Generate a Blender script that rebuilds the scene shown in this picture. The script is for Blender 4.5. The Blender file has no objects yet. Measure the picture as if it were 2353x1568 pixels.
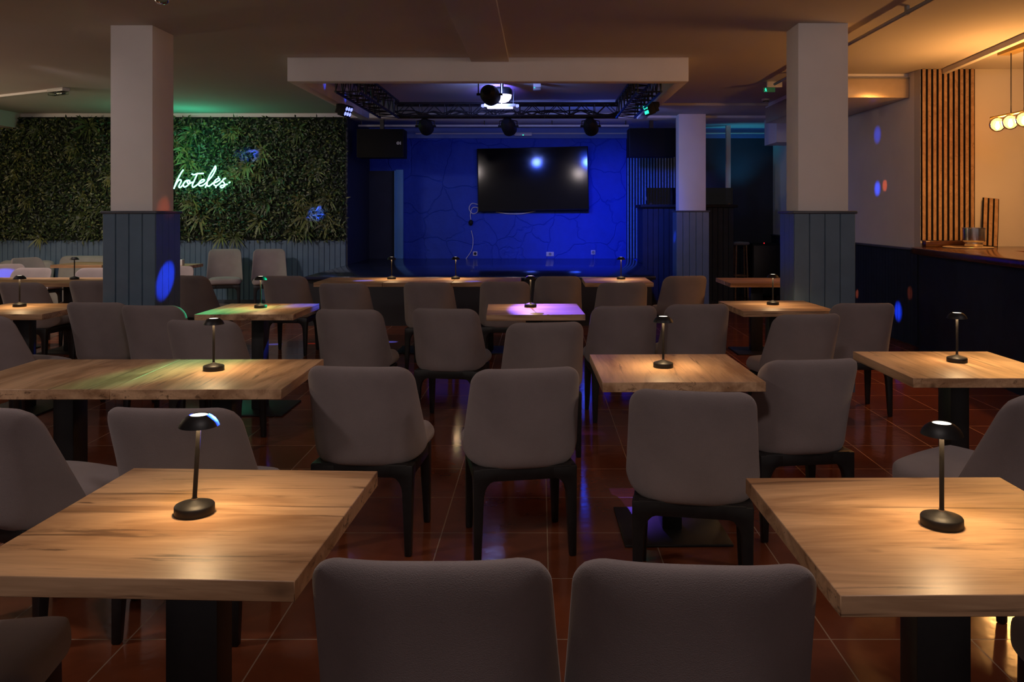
import bpy, bmesh, math, random
from mathutils import Vector, Matrix, Euler

random.seed(7)
PI = math.pi
SC = bpy.context.scene
COL = SC.collection
CH = 1.48            # eye height of the photograph
F = 1920.0           # focal length in pixels of a 2353 wide frame
PX, PY = 1240.0, 486.0
CEIL = 3.03
RT = math.radians


def X(px, d):
    return (px - PX) * d / F


def Z(py, d):
    return CH - (py - PY) * d / F


def at(px, py, z):
    d = (CH - z) * F / (py - PY)
    return X(px, d), d


# ------------------------------------------------------------------ materials
def mat(name, color, rough=0.5, metal=0.0, var=0.12, scale=9.0, bump=0.0, bscale=60.0, emit=None, estr=0.0,
        spec=0.5, sheen=0.0):
    m = bpy.data.materials.new(name)
    m.use_nodes = True
    nt = m.node_tree
    b = nt.nodes['Principled BSDF']
    b.inputs['Roughness'].default_value = rough
    b.inputs['Metallic'].default_value = metal
    b.inputs['Specular IOR Level'].default_value = spec
    if sheen:
        b.inputs['Sheen Weight'].default_value = sheen
        b.inputs['Sheen Roughness'].default_value = 0.45
    tc = nt.nodes.new('ShaderNodeTexCoord')
    n = nt.nodes.new('ShaderNodeTexNoise')
    n.inputs['Scale'].default_value = scale
    n.inputs['Detail'].default_value = 4
    nt.links.new(tc.outputs['Object'], n.inputs['Vector'])
    r = nt.nodes.new('ShaderNodeValToRGB')
    c = Vector(color)
    r.color_ramp.elements[0].position = 0.3
    r.color_ramp.elements[1].position = 0.7
    r.color_ramp.elements[0].color = (*(c * (1 - var)), 1)
    r.color_ramp.elements[1].color = (*(c * (1 + var)), 1)
    nt.links.new(n.outputs['Fac'], r.inputs['Fac'])
    nt.links.new(r.outputs['Color'], b.inputs['Base Color'])
    if bump:
        n2 = nt.nodes.new('ShaderNodeTexNoise')
        n2.inputs['Scale'].default_value = bscale
        n2.inputs['Detail'].default_value = 5
        nt.links.new(tc.outputs['Object'], n2.inputs['Vector'])
        bp = nt.nodes.new('ShaderNodeBump')
        bp.inputs['Strength'].default_value = bump
        bp.inputs['Distance'].default_value = 0.01
        nt.links.new(n2.outputs['Fac'], bp.inputs['Height'])
        nt.links.new(bp.outputs['Normal'], b.inputs['Normal'])
    if emit:
        b.inputs['Emission Color'].default_value = (*emit, 1)
        b.inputs['Emission Strength'].default_value = estr
    return m


def wood(name, c0, c1, c2, rough=0.33, sx=0.9, sy=11.0):
    """board wood: grain along local x, dark cracks and knots; every board its own cut"""
    m = bpy.data.materials.new(name)
    m.use_nodes = True
    nt = m.node_tree
    N, L = nt.nodes, nt.links
    b = N['Principled BSDF']
    b.inputs['Roughness'].default_value = rough
    tc = N.new('ShaderNodeTexCoord')
    oi = N.new('ShaderNodeObjectInfo')
    mul = N.new('ShaderNodeMath'); mul.operation = 'MULTIPLY'; mul.inputs[1].default_value = 37.0
    L.new(oi.outputs['Random'], mul.inputs[0])
    add = N.new('ShaderNodeVectorMath'); add.operation = 'ADD'
    L.new(tc.outputs['Object'], add.inputs[0]); L.new(mul.outputs[0], add.inputs[1])

    def noise(scl, detail, dist, rgh=0.55):
        mp = N.new('ShaderNodeMapping'); mp.inputs['Scale'].default_value = scl
        L.new(add.outputs[0], mp.inputs['Vector'])
        n = N.new('ShaderNodeTexNoise')
        n.inputs['Scale'].default_value = 1.0
        n.inputs['Detail'].default_value = detail
        n.inputs['Roughness'].default_value = rgh
        n.inputs['Distortion'].default_value = dist
        L.new(mp.outputs[0], n.inputs['Vector'])
        return n
    big = noise((sx, sy * 0.45, 8.0), 4, 1.6)
    r1 = N.new('ShaderNodeValToRGB')
    r1.color_ramp.elements[0].position = 0.36; r1.color_ramp.elements[0].color = (*c0, 1)
    r1.color_ramp.elements[1].position = 0.60; r1.color_ramp.elements[1].color = (*c1, 1)
    L.new(big.outputs['Fac'], r1.inputs['Fac'])
    fine = noise((sx * 5, sy * 7, 60.0), 5, 0.8)
    r2 = N.new('ShaderNodeValToRGB')
    r2.color_ramp.elements[0].position = 0.3; r2.color_ramp.elements[0].color = (0.86, 0.84, 0.82, 1)
    r2.color_ramp.elements[1].position = 0.6; r2.color_ramp.elements[1].color = (1, 1, 1, 1)
    L.new(fine.outputs['Fac'], r2.inputs['Fac'])
    mx = N.new('ShaderNodeMix'); mx.data_type = 'RGBA'; mx.blend_type = 'MULTIPLY'
    mx.inputs[0].default_value = 1.0
    L.new(r1.outputs[0], mx.inputs[6]); L.new(r2.outputs[0], mx.inputs[7])
    crack = noise((sx * 1.6, sy * 1.9, 30.0), 7, 1.4, 0.62)
    r3 = N.new('ShaderNodeValToRGB')
    r3.color_ramp.elements[0].position = 0.34; r3.color_ramp.elements[0].color = (0.8, 0.8, 0.8, 1)
    r3.color_ramp.elements[1].position = 0.425; r3.color_ramp.elements[1].color = (0, 0, 0, 1)
    L.new(crack.outputs['Fac'], r3.inputs['Fac'])
    mpk = N.new('ShaderNodeMapping'); mpk.inputs['Scale'].default_value = (3.2, 6.0, 6.0)
    L.new(add.outputs[0], mpk.inputs['Vector'])
    wob = N.new('ShaderNodeTexNoise'); wob.inputs['Scale'].default_value = 4.0; wob.inputs['Detail'].default_value = 3
    L.new(mpk.outputs[0], wob.inputs['Vector'])
    mv = N.new('ShaderNodeMix'); mv.data_type = 'VECTOR'; mv.inputs[0].default_value = 0.12
    L.new(mpk.outputs[0], mv.inputs[4]); L.new(wob.outputs['Color'], mv.inputs[5])
    vor = N.new('ShaderNodeTexVoronoi'); vor.inputs['Scale'].default_value = 1.0
    L.new(mv.outputs[1], vor.inputs['Vector'])
    r4 = N.new('ShaderNodeValToRGB')
    r4.color_ramp.elements[0].position = 0.03; r4.color_ramp.elements[0].color = (0.75, 0.75, 0.75, 1)
    r4.color_ramp.elements[1].position = 0.11; r4.color_ramp.elements[1].color = (0, 0, 0, 1)
    L.new(vor.outputs['Distance'], r4.inputs['Fac'])
    mxx = N.new('ShaderNodeMath'); mxx.operation = 'MAXIMUM'
    L.new(r3.outputs[0], mxx.inputs[0]); L.new(r4.outputs[0], mxx.inputs[1])
    mx2 = N.new('ShaderNodeMix'); mx2.data_type = 'RGBA'
    L.new(mxx.outputs[0], mx2.inputs[0]); L.new(mx.outputs[2], mx2.inputs[6])
    mx2.inputs[7].default_value = (*c2, 1)
    L.new(mx2.outputs[2], b.inputs['Base Color'])
    bp = N.new('ShaderNodeBump'); bp.inputs['Strength'].default_value = 0.08; bp.inputs['Distance'].default_value = 0.004
    L.new(fine.outputs['Fac'], bp.inputs['Height']); L.new(bp.outputs['Normal'], b.inputs['Normal'])
    return m


def fabric_mat(name, c):
    m = mat(name, c, rough=0.95, var=0.10, scale=5.0, bump=0.25, bscale=420.0, spec=0.15, sheen=0.25)
    return m


def emis(name, color, strength, hot=None):
    m = bpy.data.materials.new(name)
    m.use_nodes = True
    nt = m.node_tree
    nt.nodes.remove(nt.nodes['Principled BSDF'])
    e = nt.nodes.new('ShaderNodeEmission')
    e.inputs['Color'].default_value = (*color, 1)
    e.inputs['Strength'].default_value = strength
    nt.links.new(e.outputs[0], nt.nodes['Material Output'].inputs['Surface'])
    return m


def glass_mat(name, tint, ior=1.45, rough=0.02, haze=0.0):
    """thin pane or bulb: tinted see-through with a clear surface reflection"""
    m = bpy.data.materials.new(name)
    m.use_nodes = True
    nt = m.node_tree
    nt.nodes.remove(nt.nodes['Principled BSDF'])
    t = nt.nodes.new('ShaderNodeBsdfTransparent'); t.inputs['Color'].default_value = (*tint, 1)
    g = nt.nodes.new('ShaderNodeBsdfGlossy'); g.inputs['Roughness'].default_value = rough
    fr = nt.nodes.new('ShaderNodeFresnel'); fr.inputs['IOR'].default_value = ior
    mx = nt.nodes.new('ShaderNodeMixShader')
    base = t
    if haze:
        tl = nt.nodes.new('ShaderNodeBsdfTranslucent'); tl.inputs['Color'].default_value = (*tint, 1)
        base = nt.nodes.new('ShaderNodeMixShader'); base.inputs[0].default_value = haze
        nt.links.new(t.outputs[0], base.inputs[1]); nt.links.new(tl.outputs[0], base.inputs[2])
    nt.links.new(fr.outputs[0], mx.inputs[0]); nt.links.new(base.outputs[0], mx.inputs[1]); nt.links.new(g.outputs[0], mx.inputs[2])
    nt.links.new(mx.outputs[0], nt.nodes['Material Output'].inputs['Surface'])
    return m


def tile_mat():
    m = bpy.data.materials.new('terracotta_tiles')
    m.use_nodes = True
    nt = m.node_tree
    N, L = nt.nodes, nt.links
    b = N['Principled BSDF']
    tc = N.new('ShaderNodeTexCoord')
    mp = N.new('ShaderNodeMapping')
    mp.inputs['Location'].default_value = (-0.035, -0.02, 0)
    L.new(tc.outputs['Object'], mp.inputs['Vector'])
    br = N.new('ShaderNodeTexBrick')
    br.offset = 0.0
    br.inputs['Scale'].default_value = 1.0
    br.inputs['Brick Width'].default_value = 0.485
    br.inputs['Row Height'].default_value = 0.478
    br.inputs['Mortar Size'].default_value = 0.0025
    br.inputs['Mortar Smooth'].default_value = 0.1
    br.inputs['Color1'].default_value = (0.165, 0.046, 0.019, 1)
    br.inputs['Color2'].default_value = (0.215, 0.06, 0.024, 1)
    br.inputs['Mortar'].default_value = (0.34, 0.24, 0.16, 1)
    L.new(mp.outputs[0], br.inputs['Vector'])
    n = N.new('ShaderNodeTexNoise'); n.inputs['Scale'].default_value = 5.0; n.inputs['Detail'].default_value = 6
    n.inputs['Distortion'].default_value = 1.0
    L.new(tc.outputs['Object'], n.inputs['Vector'])
    r = N.new('ShaderNodeValToRGB')
    r.color_ramp.elements[0].color = (0.6, 0.6, 0.6, 1); r.color_ramp.elements[1].color = (1.25, 1.2, 1.15, 1)
    L.new(n.outputs['Fac'], r.inputs['Fac'])
    mx = N.new('ShaderNodeMix'); mx.data_type = 'RGBA'; mx.blend_type = 'MULTIPLY'; mx.inputs[0].default_value = 1
    L.new(br.outputs['Color'], mx.inputs[6]); L.new(r.outputs[0], mx.inputs[7])
    L.new(mx.outputs[2], b.inputs['Base Color'])
    rr = N.new('ShaderNodeMapRange')
    rr.inputs['To Min'].default_value = 0.13; rr.inputs['To Max'].default_value = 0.55
    L.new(br.outputs['Fac'], rr.inputs['Value']); L.new(rr.outputs[0], b.inputs['Roughness'])
    n3 = N.new('ShaderNodeTexNoise'); n3.inputs['Scale'].default_value = 14.0; n3.inputs['Detail'].default_value = 2
    L.new(tc.outputs['Object'], n3.inputs['Vector'])
    ma = N.new('ShaderNodeMath'); ma.operation = 'MULTIPLY_ADD'; ma.inputs[1].default_value = -0.6
    L.new(br.outputs['Fac'], ma.inputs[0]); L.new(n3.outputs['Fac'], ma.inputs[2])
    bp = N.new('ShaderNodeBump'); bp.inputs['Strength'].default_value = 0.12; bp.inputs['Distance'].default_value = 0.006
    L.new(ma.outputs[0], bp.inputs['Height']); L.new(bp.outputs['Normal'], b.inputs['Normal'])
    return m


def rock_mat():
    """stage wall: blue painted rough plaster with crack lines"""
    m = bpy.data.materials.new('blue_rock_plaster')
    m.use_nodes = True
    nt = m.node_tree
    N, L = nt.nodes, nt.links
    b = N['Principled BSDF']
    b.inputs['Roughness'].default_value = 0.7
    tc = N.new('ShaderNodeTexCoord')
    n = N.new('ShaderNodeTexNoise'); n.inputs['Scale'].default_value = 1.6; n.inputs['Detail'].default_value = 4
    L.new(tc.outputs['Object'], n.inputs['Vector'])
    mixv = N.new('ShaderNodeMix'); mixv.data_type = 'VECTOR'; mixv.inputs[0].default_value = 0.35
    L.new(tc.outputs['Object'], mixv.inputs[4]); L.new(n.outputs['Color'], mixv.inputs[5])
    v = N.new('ShaderNodeTexVoronoi'); v.feature = 'DISTANCE_TO_EDGE'; v.inputs['Scale'].default_value = 2.6
    L.new(mixv.outputs[1], v.inputs['Vector'])
    r = N.new('ShaderNodeValToRGB')
    r.color_ramp.elements[0].position = 0.0; r.color_ramp.elements[0].color = (0.25, 0.25, 0.25, 1)
    r.color_ramp.elements[1].position = 0.022; r.color_ramp.elements[1].color = (1, 1, 1, 1)
    L.new(v.outputs['Distance'], r.inputs['Fac'])
    n2 = N.new('ShaderNodeTexNoise'); n2.inputs['Scale'].default_value = 7.0; n2.inputs['Detail'].default_value = 8
    L.new(tc.outputs['Object'], n2.inputs['Vector'])
    ma = N.new('ShaderNodeMath'); ma.operation = 'MULTIPLY_ADD'; ma.inputs[1].default_value = 0.7
    L.new(r.outputs[0], ma.inputs[0]); L.new(n2.outputs['Fac'], ma.inputs[2])
    bp = N.new('ShaderNodeBump'); bp.inputs['Strength'].default_value = 0.6; bp.inputs['Distance'].default_value = 0.03
    L.new(ma.outputs[0], bp.inputs['Height']); L.new(bp.outputs['Normal'], b.inputs['Normal'])
    r2 = N.new('ShaderNodeValToRGB')
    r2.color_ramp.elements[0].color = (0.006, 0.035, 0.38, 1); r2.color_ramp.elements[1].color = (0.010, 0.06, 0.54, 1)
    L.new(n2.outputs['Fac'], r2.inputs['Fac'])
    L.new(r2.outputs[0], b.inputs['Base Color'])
    return m


M = {}
M['ceil'] = mat('ceiling_paint', (0.60, 0.55, 0.51), rough=0.9, var=0.03, scale=1.2, bump=0.05, bscale=8)
M['white'] = mat('white_paint', (0.80, 0.75, 0.72), rough=0.8, var=0.03, scale=3, bump=0.08, bscale=90)
M['wall'] = mat('warm_white_wall', (0.60, 0.55, 0.50), rough=0.85, var=0.03, scale=2, bump=0.06, bscale=70)
M['slate'] = mat('slate_blue_paint', (0.108, 0.170, 0.245), rough=0.3, var=0.1, scale=6, bump=0.05, bscale=120)
M['slate_cap'] = mat('slate_blue_rail_paint', (0.075, 0.085, 0.11), rough=0.35, var=0.1)
M['navy'] = mat('navy_wall_paint', (0.02, 0.027, 0.05), rough=0.6, var=0.15, scale=3)
M['blue_lit_band'] = mat('band_blue_lit_tint', (0.10, 0.16, 0.42), rough=0.6, var=0.06, scale=3)  # blue of the stage lamps' light put into the band's colour
M['jamb'] = mat('jamb_blue_lit_tint', (0.16, 0.42, 0.72), rough=0.5, var=0.06, scale=3)  # white jamb coloured as the blue stage wash would light it
M['navy_board'] = mat('navy_board_paint', (0.016, 0.026, 0.048), rough=0.62, var=0.15, scale=6, spec=0.25)
M['rock'] = rock_mat()
M['tile'] = tile_mat()
M['stage'] = mat('stage_black_gloss', (0.015, 0.02, 0.05), rough=0.14, var=0.2, scale=3, bump=0.03, bscale=2.5, spec=0.9)  # blue tinge in the black stands in for the wall's reflected light
M['stage_side'] = mat('stage_front_black', (0.012, 0.012, 0.015), rough=0.6)
M['oak'] = wood('light_oak_board', (0.35, 0.19, 0.095), (0.68, 0.43, 0.245), (0.12, 0.06, 0.03), rough=0.40)
M['slat'] = wood('slat_oak', (0.34, 0.20, 0.10), (0.46, 0.29, 0.16), (0.2, 0.11, 0.05), rough=0.55, sx=12, sy=12)
M['slat_blue_lit'] = wood('slat_oak_blue_lit', (0.10, 0.22, 0.42), (0.13, 0.28, 0.50), (0.06, 0.12, 0.22), rough=0.5, sx=12, sy=12)  # grey slats with the blue stage light mixed into their colour
M['felt'] = mat('black_felt', (0.006, 0.006, 0.006), rough=0.95, spec=0.1)
M['fabric'] = fabric_mat('taupe_upholstery', (0.275, 0.228, 0.220))
M['sofa'] = fabric_mat('grey_sofa_cloth', (0.34, 0.32, 0.30))
M['legs'] = mat('black_stained_wood', (0.010, 0.009, 0.009), rough=0.42, var=0.3, scale=20)
M['black_metal'] = mat('black_powder_coat', (0.012, 0.011, 0.011), rough=0.45, var=0.2, scale=40)
M['lamp_black'] = mat('lamp_matt_black', (0.010, 0.009, 0.009), rough=0.5, spec=0.35, var=0.15, scale=60, bump=0.05, bscale=500)
M['lamp_glow'] = emis('lamp_diffuser_glow', (1.0, 0.87, 0.66), 3.2)
M['lamp_off'] = mat('lamp_diffuser_dark', (0.05, 0.045, 0.04), rough=0.4)
M['plastic_w'] = mat('white_plastic', (0.6, 0.58, 0.55), rough=0.35, var=0.04)
M['plastic_g'] = mat('grey_plastic', (0.25, 0.24, 0.23), rough=0.4, var=0.06)
M['clear'] = glass_mat('clear_cover', (0.8, 0.9, 0.85))
M['black_plastic'] = mat('black_plastic', (0.008, 0.008, 0.009), rough=0.6, var=0.2, spec=0.25)
M['grille'] = mat('speaker_grille', (0.006, 0.006, 0.006), rough=0.85, var=0.3, scale=300, spec=0.2)
M['screen'] = mat('tv_glass', (0.004, 0.004, 0.005), rough=0.085, var=0.1, scale=2, spec=0.25)
M['steel'] = mat('brushed_steel', (0.55, 0.53, 0.52), rough=0.22, metal=1.0, var=0.08, scale=30)
M['brass'] = mat('brass', (0.55, 0.36, 0.09), rough=0.35, metal=0.6, var=0.06)
M['dark_wood'] = wood('dark_varnished_wood', (0.055, 0.020, 0.010), (0.10, 0.040, 0.018), (0.02, 0.008, 0.005), rough=0.16, sx=2, sy=6)
M['globe'] = glass_mat('amber_glass', (1.0, 0.80, 0.52), ior=1.2, haze=0.06)
M['filament'] = emis('warm_filament', (1.0, 0.62, 0.24), 22.0)
M['smoked'] = glass_mat('smoked_acrylic', (0.16, 0.17, 0.19))
M['duct'] = mat('beige_sheet_metal', (0.66, 0.52, 0.36), rough=0.28, metal=0.3, var=0.05)
M['leaf_a'] = mat('leaf_dark', (0.017, 0.034, 0.010), rough=0.45, var=0.3, scale=14)
M['leaf_b'] = mat('leaf_mid', (0.06, 0.085, 0.024), rough=0.45, var=0.3, scale=14)
M['leaf_c'] = mat('leaf_olive', (0.15, 0.165, 0.05), rough=0.45, var=0.3, scale=14)
M['mat_dark'] = mat('plant_backing', (0.006, 0.009, 0.005), rough=0.95)
M['neon'] = emis('neon_green_tube', (0.22, 1.0, 0.62), 5.5)
M['led_blue'] = emis('led_blue', (0.22, 0.32, 1.0), 150.0)
M['led_cell'] = emis('led_cell_violet', (0.22, 0.26, 1.0), 2.2)
M['led_green'] = emis('led_green', (0.04, 1.0, 0.6), 1.4)
M['led_white'] = emis('led_white_violet', (0.80, 0.74, 1.0), 1.7)
M['led_red'] = emis('led_red', (1.0, 0.02, 0.03), 1.5)
M['exit_green'] = mat('exit_green', (0.02, 0.16, 0.09), rough=0.4, emit=(0, 0.3, 0.12), estr=0.06)
M['cable_w'] = mat('white_cable', (0.6, 0.6, 0.62), rough=0.5)
M['cable_b'] = mat('black_cable', (0.01, 0.01, 0.01), rough=0.5)


# ------------------------------------------------------------------ mesh building
class MB:
    def __init__(self):
        self.v, self.f, self.mi = [], [], []

    def add(self, vs, fs, mi=0):
        o = len(self.v)
        self.v += [tuple(p) for p in vs]
        self.f += [tuple(i + o for i in f) for f in fs]
        self.mi += [mi] * len(fs)
        return self

    def box(self, x0, x1, y0, y1, z0, z1, mtx=None):
        vs = [Vector(p) for p in ((x0, y0, z0), (x1, y0, z0), (x1, y1, z0), (x0, y1, z0),
                                  (x0, y0, z1), (x1, y0, z1), (x1, y1, z1), (x0, y1, z1))]
        if mtx is not None:
            vs = [mtx @ p for p in vs]
        return self.add(vs, [(0, 3, 2, 1), (4, 5, 6, 7), (0, 1, 5, 4), (1, 2, 6, 5), (2, 3, 7, 6), (3, 0, 4, 7)])

    def prism(self, poly, z0, z1):
        n = len(poly)
        vs = [(x, y, z0) for x, y in poly] + [(x, y, z1) for x, y in poly]
        fs = [tuple(range(n - 1, -1, -1)), tuple(range(n, 2 * n))]
        fs += [(i, (i + 1) % n, n + (i + 1) % n, n + i) for i in range(n)]
        return self.add(vs, fs)

    def tube(self, pts, r, n=8, cap=True):
        pts = [Vector(p) for p in pts]
        k = len(pts)
        rs = r if isinstance(r, (list, tuple)) else [r] * k
        vs, fs = [], []
        t0 = (pts[1] - pts[0]).normalized()
        up = Vector((0, 0, 1)) if abs(t0.z) < 0.9 else Vector((1, 0, 0))
        a = t0.cross(up).normalized()
        for i in range(k):
            t = (pts[min(i + 1, k - 1)] - pts[max(i - 1, 0)])
            t = t.normalized() if t.length > 1e-9 else t0
            a = (a - t * a.dot(t))
            a = a.normalized() if a.length > 1e-9 else t.cross(Vector((0.3, 0.5, 0.8))).normalized()
            b = t.cross(a)
            for j in range(n):
                w = 2 * PI * j / n
                vs.append(pts[i] + (a * math.cos(w) + b * math.sin(w)) * rs[i])
        for i in range(k - 1):
            for j in range(n):
                fs.append((i * n + j, i * n + (j + 1) % n, (i + 1) * n + (j + 1) % n, (i + 1) * n + j))
        if cap:
            fs.append(tuple(range(n - 1, -1, -1)))
            fs.append(tuple((k - 1) * n + j for j in range(n)))
        return self.add(vs, fs)

    def lathe(self, prof, n=32, mtx=None):
        vs, fs, rings = [], [], []
        for r, z in prof:
            if r < 1e-6:
                rings.append([len(vs)]); vs.append(Vector((0, 0, z)))
            else:
                rings.append(list(range(len(vs), len(vs) + n)))
                vs += [Vector((r * math.cos(2 * PI * j / n), r * math.sin(2 * PI * j / n), z)) for j in range(n)]
        for a, b in zip(rings, rings[1:]):
            for j in range(n):
                j2 = (j + 1) % n
                if len(a) == 1 and len(b) == 1:
                    continue
                if len(a) == 1:
                    fs.append((a[0], b[j2], b[j]))
                elif len(b) == 1:
                    fs.append((a[j], a[j2], b[0]))
                else:
                    fs.append((a[j], a[j2], b[j2], b[j]))
        if mtx is not None:
            vs = [mtx @ p for p in vs]
        return self.add(vs, fs)

    def build(self, name, m, parent=None, loc=(0, 0, 0), rot=(0, 0, 0), bevel=0.0, segs=2, smooth=40, weld=False):
        me = bpy.data.meshes.new(name)
        me.from_pydata(self.v, [], self.f)
        ms = m if isinstance(m, (list, tuple)) else [m]
        for q in ms:
            me.materials.append(q)
        if len(ms) > 1:
            me.polygons.foreach_set('material_index', self.mi)
        if bevel or weld:
            bm = bmesh.new(); bm.from_mesh(me)
            if weld:
                bmesh.ops.remove_doubles(bm, verts=bm.verts, dist=1e-5)
            bmesh.ops.recalc_face_normals(bm, faces=bm.faces)
            if bevel:
                ed = [e for e in bm.edges if len(e.link_faces) == 2 and e.calc_face_angle(0) > RT(30)]
                bmesh.ops.bevel(bm, geom=ed, offset=bevel, segments=segs, affect='EDGES', profile=0.5)
            bm.to_mesh(me); bm.free()
        me.polygons.foreach_set('use_smooth', [True] * len(me.polygons))
        me.set_sharp_from_angle(angle=RT(smooth))
        me.update()
        o = bpy.data.objects.new(name, me)
        COL.objects.link(o)
        o.location = loc; o.rotation_euler = rot
        if parent:
            o.parent = parent
        return o


def tag(o, label=None, cat=None, group=None, kind=None):
    if label: o['label'] = label
    if cat: o['category'] = cat
    if group: o['group'] = group
    if kind: o['kind'] = kind
    return o


def thing(name, label, cat, loc=(0, 0, 0), rz=0.0, group=None, kind=None):
    o = bpy.data.objects.new(name, None)
    COL.objects.link(o)
    o.empty_display_size = 0.1
    o.location = loc; o.rotation_euler = (0, 0, rz)
    return tag(o, label, cat, group, kind)


def dup(root, loc, rz, label, group=None):
    def cp(o, par):
        c = o.copy(); COL.objects.link(c)
        if par: c.parent = par
        for ch in list(o.children):
            cp(ch, c)
        return c
    r = cp(root, None)
    r.location = loc; r.rotation_euler = (0, 0, rz)
    r['label'] = label
    if group: r['group'] = group
    return r


def struct(name, mb, m, **k):
    return tag(mb.build(name, m, **k), kind='structure')


def light(name, kind, loc, energy, color, parent=None, radius=0.05, target=None, angle=60, blend=0.5, size=None):
    l = bpy.data.lights.new(name, kind)
    l.energy = energy; l.color = color
    if kind == 'AREA':
        l.shape = 'DISK'; l.size = size or 0.1
    else:
        l.shadow_soft_size = radius
    if kind == 'SPOT':
        l.spot_size = RT(angle); l.spot_blend = blend
    o = bpy.data.objects.new(name, l)
    COL.objects.link(o)
    o.location = loc
    if target is not None:
        base = Vector(loc) + (parent.location if parent else Vector())
        o.rotation_euler = (Vector(target) - base).to_track_quat('-Z', 'Y').to_euler()
    if parent: o.parent = parent
    return o


def spline(pts, n=6):
    pts = [Vector(p) for p in pts]
    out = []
    for i in range(len(pts) - 1):
        p0, p1, p2, p3 = pts[max(i - 1, 0)], pts[i], pts[i + 1], pts[min(i + 2, len(pts) - 1)]
        for k in range(n):
            t = k / n
            out.append(0.5 * ((2 * p1) + (p2 - p0) * t + (2 * p0 - 5 * p1 + 4 * p2 - p3) * t * t
                              + (3 * p1 - p0 - 3 * p2 + p3) * t ** 3))
    out.append(pts[-1])
    return out


# ------------------------------------------------------------------ the setting
XR = 4.147           # right side wall plane
YB = 14.9            # stage back wall
YG = 13.2            # plant wall
YBAR = 9.1           # wall behind the bar

struct('floor', MB().box(-9.6, 8.2, -3.0, 15.2, -0.1, 0.0), M['tile'])
struct('ceiling', MB().box(-9.6, 8.2, -3.0, 15.2, CEIL, CEIL + 0.12), M['ceil'])
struct('wall_left', MB().box(-9.6, -9.4, -3.0, YG + 0.1, 0, CEIL), M['wall'])
struct('wall_back_left', MB().box(-9.4, -3.05, YG, YG + 0.15, 0, CEIL), M['white'])
struct('wall_stage_left', MB().box(-3.05, -3.03, YG - 0.022, YB, 0, CEIL), M['navy'])
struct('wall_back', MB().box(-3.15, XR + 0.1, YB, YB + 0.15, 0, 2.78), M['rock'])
struct('trim_1', MB().box(-3.03, XR, YB - 0.06, YB + 0.1, 2.78, 2.96), M['blue_lit_band'])           # pale band above the stage wall
struct('trim_2', MB().box(-3.03, XR, YG, YB, 2.96, CEIL), M['white'], bevel=0.004)              # lower ceiling over the stage
struct('trim_3', MB().box(1.56, XR, 11.95, YG, 2.995, CEIL), M['ceil'], bevel=0.004)
struct('wall_back_right', MB().box(2.55, XR, YB - 0.05, YB, 0, 2.78), M['navy'])
struct('wall_right', MB().box(XR, XR + 0.15, YBAR + 0.15, YB + 0.1, 0, CEIL), M['white'])
struct('wall_bar', MB().box(XR, 8.2, YBAR, YBAR + 0.15, 0, CEIL), M['wall'])
struct('wall_bar_right', MB().box(8.05, 8.2, -3.0, YBAR, 0, CEIL), M['wall'])
struct('trim_4', MB().box(-9.4, -8.2, 8.0, YG, 2.79, CEIL), M['ceil'])                         # boxed beam along the left side
struct('trim_5', MB().box(-0.69, -0.31, -3.0, 8.41, CEIL - 0.045, CEIL), M['ceil'], bevel=0.006)  # shallow beam over the tables

# hung frame of boards round the stage lights
fr = MB()
fr.box(-2.54, 1.50, 8.41, 8.56, 2.79, CEIL)
fr.box(-2.54, -2.42, 8.56, 11.87, 2.79, CEIL)
fr.box(1.38, 1.50, 8.56, 11.87, 2.79, CEIL)
struct('trim_6', fr, M['white'], bevel=0.004)


def boards_x(mb, x0, x1, y, z0, z1, w, t=0.012, gap=0.006):
    """vertical boards on a face that looks to -y"""
    n = max(1, round((x1 - x0) / w)); w = (x1 - x0) / n
    for i in range(n):
        a, b = x0 + i * w + gap / 2, x0 + (i + 1) * w - gap / 2
        mb.prism([(a, y), (a, y - t + 0.004), (a + 0.004, y - t), (b - 0.004, y - t), (b, y - t + 0.004), (b, y)], z0, z1)
    return mb


def boards_y(mb, y0, y1, x, z0, z1, w, s, t=0.012, gap=0.006):
    """vertical boards on a face that looks to s * x"""
    n = max(1, round((y1 - y0) / w)); w = (y1 - y0) / n
    for i in range(n):
        a, b = y0 + i * w + gap / 2, y0 + (i + 1) * w - gap / 2
        mb.box(min(x, x + s * t), max(x, x + s * t), a, b, z0, z1)
    return mb


wb = MB(); wb.box(-9.4, -3.055, YG - 0.02, YG, 0.0, 1.03)
boards_x(wb, -9.4, -3.055, YG - 0.02, 0.02, 1.02, 0.085)
struct('trim_7', wb, M['slate'])
wr = MB(); wr.box(XR - 0.02, XR, YBAR + 0.0, YB - 0.06, 0, 1.05)
boards_y(wr, YBAR, YB - 0.06, XR - 0.02, 0.02, 1.04, 0.085, -1)
struct('trim_8', wr, M['navy_board'])
struct('trim_9', MB().box(XR - 0.05, XR, YBAR + 0.0, YB - 0.06, 1.05, 1.075), M['slate_cap'], bevel=0.006)
struct('baseboard_back', MB().box(-9.4, -3.055, YG - 0.045, YG - 0.032, 0, 0.09), M['slate_cap'])


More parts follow.
